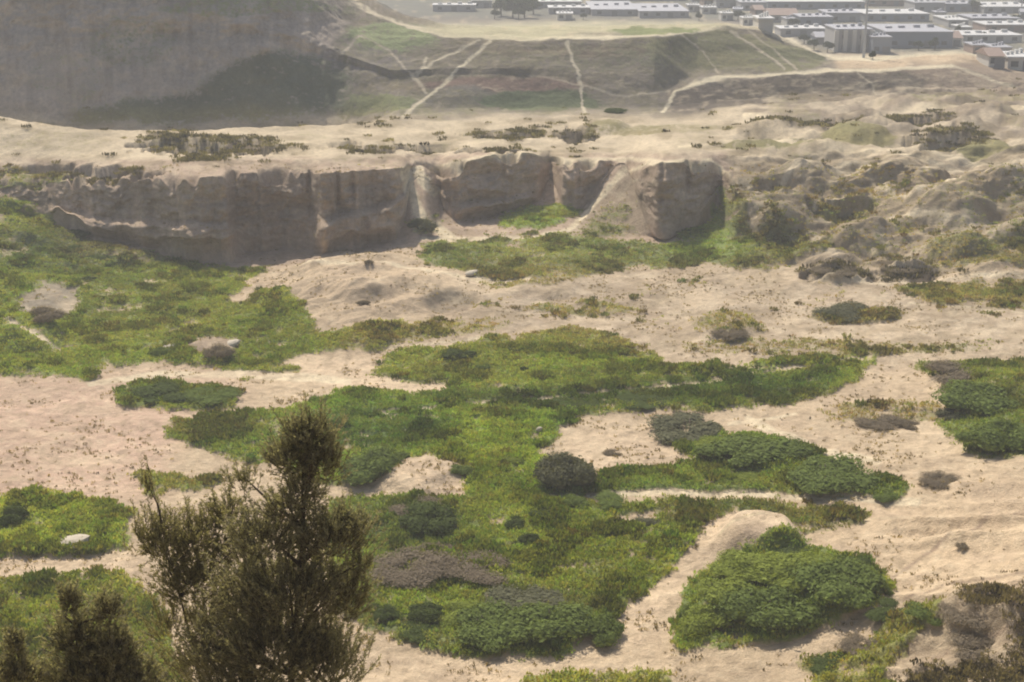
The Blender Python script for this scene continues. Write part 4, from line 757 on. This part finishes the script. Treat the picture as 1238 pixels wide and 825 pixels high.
for a in [dict(x0=1046, x1=1122, rtop=13, rbase=27, wall='blue', roof='white', label='long shed with a bright white roof behind the blue grey hall', depth=24),
          dict(x0=1072, x1=1150, rtop=30, rbase=58, wall='blue', roof='grey', label='big blue grey hall with a flat grey roof near the mast', depth=30),
          dict(x0=1010, x1=1052, rtop=32, rbase=64, wall='wall', roof='grey', label='tall grey building with pale pilasters left of the mast', depth=18, pil=True),
          dict(x0=1054, x1=1076, rtop=44, rbase=66, wall='blue', roof='grey', label='narrow blue grey block in front of the big hall', depth=10),
          dict(x0=1147, x1=1170, rtop=24, rbase=34, wall='wall', roof='white', label='small shed with a square white roof right of the big hall', depth=22),
          dict(x0=1161, x1=1174, rtop=37, rbase=44, wall='wall', roof='white', label='tiny hut with a white roof below the square roofed shed', depth=12),
          dict(x0=1164, x1=1234, rtop=44, rbase=54, wall='cream', roof='white', label='low long row with a broken white roof at right behind the mound', depth=18),
          dict(x0=1192, x1=1250, rtop=33, rbase=42, wall='brown', roof='white', label='long low building with a thin white roof at the right edge', depth=16),
          dict(x0=1190, x1=1250, rtop=6, rbase=18, wall='wall', roof='white', label='wide white roofed warehouse at the top right corner', depth=30),
          dict(x0=930, x1=1044, rtop=-4, rbase=12, wall='blue', roof='white', label='very long white roofed warehouse at the top edge left of the mast', depth=40),
          dict(x0=1048, x1=1104, rtop=-4, rbase=8, wall='brown', roof='white', label='pinkish white roofed warehouse at the top edge right of the mast', depth=30),
          dict(x0=944, x1=998, rtop=36, rbase=46, wall='wall', roof='white', label='low grey building with a pale roof on the slope edge', depth=12),
          dict(x0=1218, x1=1250, rtop=64, rbase=86, wall='cream', roof='white', label='whitewashed house lowest at the right edge', depth=12),
          dict(x0=1195, x1=1212, rtop=72, rbase=82, wall='cream', roof='brown', label='small house left of the whitewashed house at the right edge', depth=9, style='gable'),
          dict(x0=1138, x1=1162, rtop=44, rbase=58, wall='cream', roof='brown', label='cream house with a brown roof right of the big hall', depth=12, style='gable'),
          dict(x0=1176, x1=1196, rtop=56, rbase=66, wall='brown', roof='grey', label='small brown house behind the mound crest', depth=10),
          dict(x0=1200, x1=1222, rtop=58, rbase=70, wall='wall', roof='grey', label='grey house between the mound crest and the right edge', depth=11),
          dict(x0=524, x1=574, rtop=6, rbase=15, wall='wall', roof='white', label='long low white roof on the far hilltop at centre left', depth=9),
          dict(x0=570, x1=594, rtop=1, rbase=11, wall='wall', roof='white', label='small white roofed building right of the hilltop long roof', depth=9),
          dict(x0=648, x1=702, rtop=1, rbase=10, wall='wall', roof='white', label='white roofed building topmost of the centre group', depth=16),
          dict(x0=664, x1=712, rtop=10, rbase=18, wall='wall', roof='white', label='white roofed building in the middle of the centre group', depth=14),
          dict(x0=674, x1=692, rtop=18, rbase=26, wall='cream', roof='white', label='little white hut lowest of the centre group', depth=10),
          dict(x0=716, x1=770, rtop=4, rbase=20, wall='wall', roof='grey', label='wide grey roofed works right of the centre group', depth=50),
          dict(x0=774, x1=832, rtop=6, rbase=22, wall='wall', roof='grey', label='wide grey roofed works right of the first one', depth=44),
          dict(x0=716, x1=828, rtop=-8, rbase=2, wall='blue', roof='grey', label='very long grey roof behind the two grey works', depth=40),
          dict(x0=832, x1=846, rtop=7, rbase=16, wall='cream', roof='white', label='first white house at the upper left end of the stepped street', depth=9),
          dict(x0=849, x1=866, rtop=10, rbase=19, wall='cream', roof='white', label='second white house down the stepped street', depth=9),
          dict(x0=872, x1=886, rtop=16, rbase=26, wall='cream', roof='white', label='third white house down the stepped street beside a dark tree', depth=8),
          dict(x0=898, x1=912, rtop=22, rbase=32, wall='cream', roof='white', label='fourth white house down the stepped street', depth=8),
          dict(x0=917, x1=934, rtop=28, rbase=38, wall='cream', roof='white', label='fifth and lowest white house of the stepped street', depth=8),
          dict(x0=866, x1=892, rtop=-2, rbase=10, wall='wall', roof='grey', label='grey block above the third white house', depth=16),
          dict(x0=896, x1=926, rtop=2, rbase=14, wall='wall', roof='grey', label='grey block above the fourth white house', depth=16),
          dict(x0=930, x1=964, rtop=16, rbase=28, wall='wall', roof='brown', label='brown roofed block under the very long warehouse, left one', depth=14, style='gable'),
          dict(x0=968, x1=1006, rtop=18, rbase=32, wall='blue', roof='grey', label='grey block under the very long warehouse, right one', depth=16),
          dict(x0=1106, x1=1140, rtop=2, rbase=16, wall='wall', roof='grey', label='grey block between the bright white shed and the top edge', depth=18),
          dict(x0=1144, x1=1186, rtop=4, rbase=16, wall='blue', roof='grey', label='dark grey block left of the top right warehouse', depth=18),
          dict(x0=1176, x1=1232, rtop=22, rbase=32, wall='wall', roof='grey', label='grey roofed works between the thin white roof and the top right warehouse', depth=20),
          dict(x0=1000, x1=1040, rtop=14, rbase=28, wall='wall', roof='grey', label='grey roofed block behind the building with pilasters', depth=18)]:
    building(**a); NAMED.append(((a['x0'] + a['x1']) / 2, a['rbase'], a['label'], len(NAMED))); SPOTS.append((a['x0'], a['x1'], a['rtop'], a['rbase']))
SHORT = ['bright white roofed shed', 'big blue grey hall', 'pilastered building', 'narrow blue grey block', 'square white roofed shed', 'tiny white hut', 'broken white roofed row', 'thin white roofed building', 'top right warehouse', 'very long warehouse', 'pinkish roofed warehouse', 'pale roofed building on the edge',
         'whitewashed house', 'small brown roofed cottage', 'cream brown roofed house', 'small brown house', 'grey house by the mound', 'hilltop long roof', 'small white hilltop building', 'topmost centre building', 'middle centre building', 'little centre hut', 'wide grey works', 'second wide grey works', 'very long grey roof',
         'first white street house', 'second white street house', 'third white street house', 'fourth white street house', 'lowest white street house', 'grey block above the third house', 'grey block above the fourth house', 'brown roofed block', 'grey block under the warehouse', 'grey block behind the bright shed', 'dark grey block', 'grey roofed works', 'block behind the pilastered building']
rt = random.Random(4); taken = []
FILL = [('wall', 'grey', 'flat', 'small grey flat roofed house'), ('brown', 'brown', 'gable', 'small brown gabled house'), ('blue', 'grey', 'gable', 'small slate gabled house'), ('cream', 'grey', 'flat', 'small cream flat roofed house')]
for q in range(900):
    px_ = rt.uniform(700, 1300); lim = 20 if px_ < 850 else (20 + (px_ - 850) * .26 if px_ < 1000 else 60); row_ = rt.uniform(-12, lim); w_ = rt.uniform(9, 20); hh_ = rt.uniform(6, 11)
    if any(abs(px_ - a) < (w_ + b) / 2 + 1 and abs(row_ - c) < 6 for a, b, c in taken) or any(x0 - w_ / 2 - 2 < px_ < x1 + w_ / 2 + 2 and y0 - 1 < row_ < y1 + 5 for x0, x1, y0, y1 in SPOTS): continue
    taken.append((px_, w_, row_)); k = rt.randrange(4); wl_, rf_, st_, lb_ = FILL[k]
    bx_ = min(NAMED, key=lambda b: math.hypot(b[0] - px_, (b[1] - row_) * 3)); dx_, dy_ = px_ - bx_[0], row_ - bx_[1]
    side = ('left of' if dx_ < 0 else 'right of') if abs(dx_) > abs(dy_) * 2 else ('behind' if dy_ < 0 else 'in front of')
    core = SHORT[bx_[3]]; lab = lb_ + ' ' + side + ' the ' + core
    USED[lab] = USED.get(lab, 0) + 1
    if USED[lab] > 1: lab = ('second ', 'third ', 'fourth ', 'fifth ', 'sixth ')[min(USED[lab] - 2, 4)] + lab
    o = building(px_ - w_ / 2, px_ + w_ / 2, row_ - hh_, row_, wl_, rf_, lab, depth=rt.uniform(7, 12), style=st_, nwin=3, rot=rt.uniform(-.25, .25)); o['group'] = 'small houses filling the town'
    if len(taken) >= 75: break
# masts
MAST = plain_mat('galvanised_mast', (.42, .43, .44), .5, .15, 1, .3)
def mast(px, rtop, rbase, label, arm=True):
    p = ground_at(px, rbase); d = math.hypot(p.y, 50) / F; h = (rbase - rtop) * d; o = empty('mast', p)
    m = MB(); m.tube((0, 0, -.3), (0, 0, h), .34, .16, 8); m.build('pole', MAST, o)
    m = MB()
    for z in (h - 1, h - 3.2): m.box(-2, 2, -.12, .12, z, z + .22)
    m.build('crossarm', MAST, o); m = MB(); m.tube((0, 0, h), (0, 0, h + 1.5), .08, .03, 6); m.build('antenna', MAST, o)
    tag(o, label, 'mast', 'tall masts of the town')
mast(1044, -8, 70, 'tall pale mast between the pilastered building and the big hall'); mast(1234, -6, 20, 'thin mast at the top right corner by the warehouse')
# town trees
TL = leaf_mat('town_tree_leaf', col=(.055, .07, .04), trans=.2, var=.6, scale=.4)
def tree_mesh(seed):
    r = np.random.default_rng(seed); n = 1500; c = r.normal(0, .42, (7, 3)); c[:, 2] *= .5; li = r.integers(0, 7, n); u = r.normal(size=(n, 3)); u /= np.linalg.norm(u, axis=1)[:, None]
    p = c[li] * .9 + u * (.5 * r.random(n) ** .4)[:, None]; p[:, 2] = p[:, 2] * .85 + 1.25; a = r.normal(size=(n, 3)); a /= np.linalg.norm(a, axis=1)[:, None]; b = np.cross(a, r.normal(size=(n, 3))); b /= np.linalg.norm(b, axis=1)[:, None]; s = .09
    q = np.stack([p - a * s, p + b * s, p + a * s, p - b * s], 1).reshape(-1, 3); me = bpy.data.meshes.new('crown'); me.from_pydata(q.tolist(), [], np.arange(n * 4).reshape(n, 4).tolist()); me.update(); me.materials.append(TL)
    m = MB(); m.tube((0, 0, -.05), (.03, 0, .8), .09, .06, 6)
    for k in range(5):
        t = k * 1.3; m.tube((.03, 0, .6 + .05 * k), (.4 * math.cos(t), .4 * math.sin(t), 1.3), .04, .015, 4)
    mt = bpy.data.meshes.new('trunk'); mt.from_pydata(m.v, [], m.f); mt.update(); mt.materials.append(BARK); return me, mt
TMS = [tree_mesh(60 + i) for i in range(3)]
def ttree(px, row, hpx, label):
    p = ground_at(px, row); d = math.hypot(p.y, 50) / F; s = hpx * d / 2.0; o = empty('town_tree', (p.x, p.y, p.z - .1), px)
    c, t = TMS[int(px) % 3]
    for nme, me in (('crown', c), ('trunk', t)): q = bpy.data.objects.new(nme, me); link(q, o); q.scale = (s, s, s)
    tag(o, label, 'tree', 'dark trees of the town')
for a in [(612, 12, 22, 'tall tree behind the left end of the dark grove on the far hilltop'), (640, 11, 22, 'tall tree behind the right end of the dark grove on the far hilltop'), (627, 24, 14, 'low front tree of the dark grove on the far hilltop'), (598, 24, 12, 'small tree just outside the left end of the dark grove'), (606, 20, 20, 'blue grey tree at the left end of the dark grove on the far hilltop'), (620, 22, 22, 'second tree from the left in the dark grove on the far hilltop'), (634, 22, 22, 'third tree from the left in the dark grove on the far hilltop'), (645, 18, 20, 'rightmost tree of the dark grove on the far hilltop'), (627, 10, 14, 'tree behind the others in the dark grove on the far hilltop'),
          (892, 25, 12, 'dark tree between the third and fourth white houses'), (845, 27, 10, 'small tree in front of the first two white houses'), (984, 62, 14, 'dark tree on the slope left of the pilastered building'), (1000, 66, 14, 'dark tree touching the pilastered building'), (972, 55, 12, 'small tree below the low pale roofed building'),
          (1130, 62, 14, 'green tree under the right end of the big hall'), (1110, 64, 12, 'green tree under the middle of the big hall'), (1176, 16, 14, 'tree in the grove left of the top right warehouse'), (1160, 44, 12, 'tree above the tiny hut'), (1186, 50, 12, 'tree behind the low long row'), (1228, 30, 12, 'tree at the right edge above the thin white roof'),
          (1055, 72, 10, 'small dark tree at the foot of the tall mast'), (705, 26, 8, 'small tree right of the little white hut'), (850, 6, 10, 'tree at the top edge above the stepped street'), (960, 34, 12, 'tree between the brown and the pale roofs')]: ttree(*a)

# ------------------------------------------------------------------ haze
if HAZE > 0:
    m, nt, out = newmat('haze_air'); pv = N(nt, 'ShaderNodeVolumePrincipled'); pv.inputs['Density'].default_value = HAZE; pv.inputs['Color'].default_value = (.97, .96, .93, 1); pv.inputs['Anisotropy'].default_value = 0.1
    nt.links.new(pv.outputs[0], out.inputs['Volume'])
    b = MB(); b.box(-6200, 6200, -1600, 6200, -7.5, 95.0); o = b.build('haze', m); tag(o, 'thin pale haze hanging over the whole valley', 'haze', kind='stuff')
print('SCENE OK verts', len(V), 'top', float(Zg.max()))
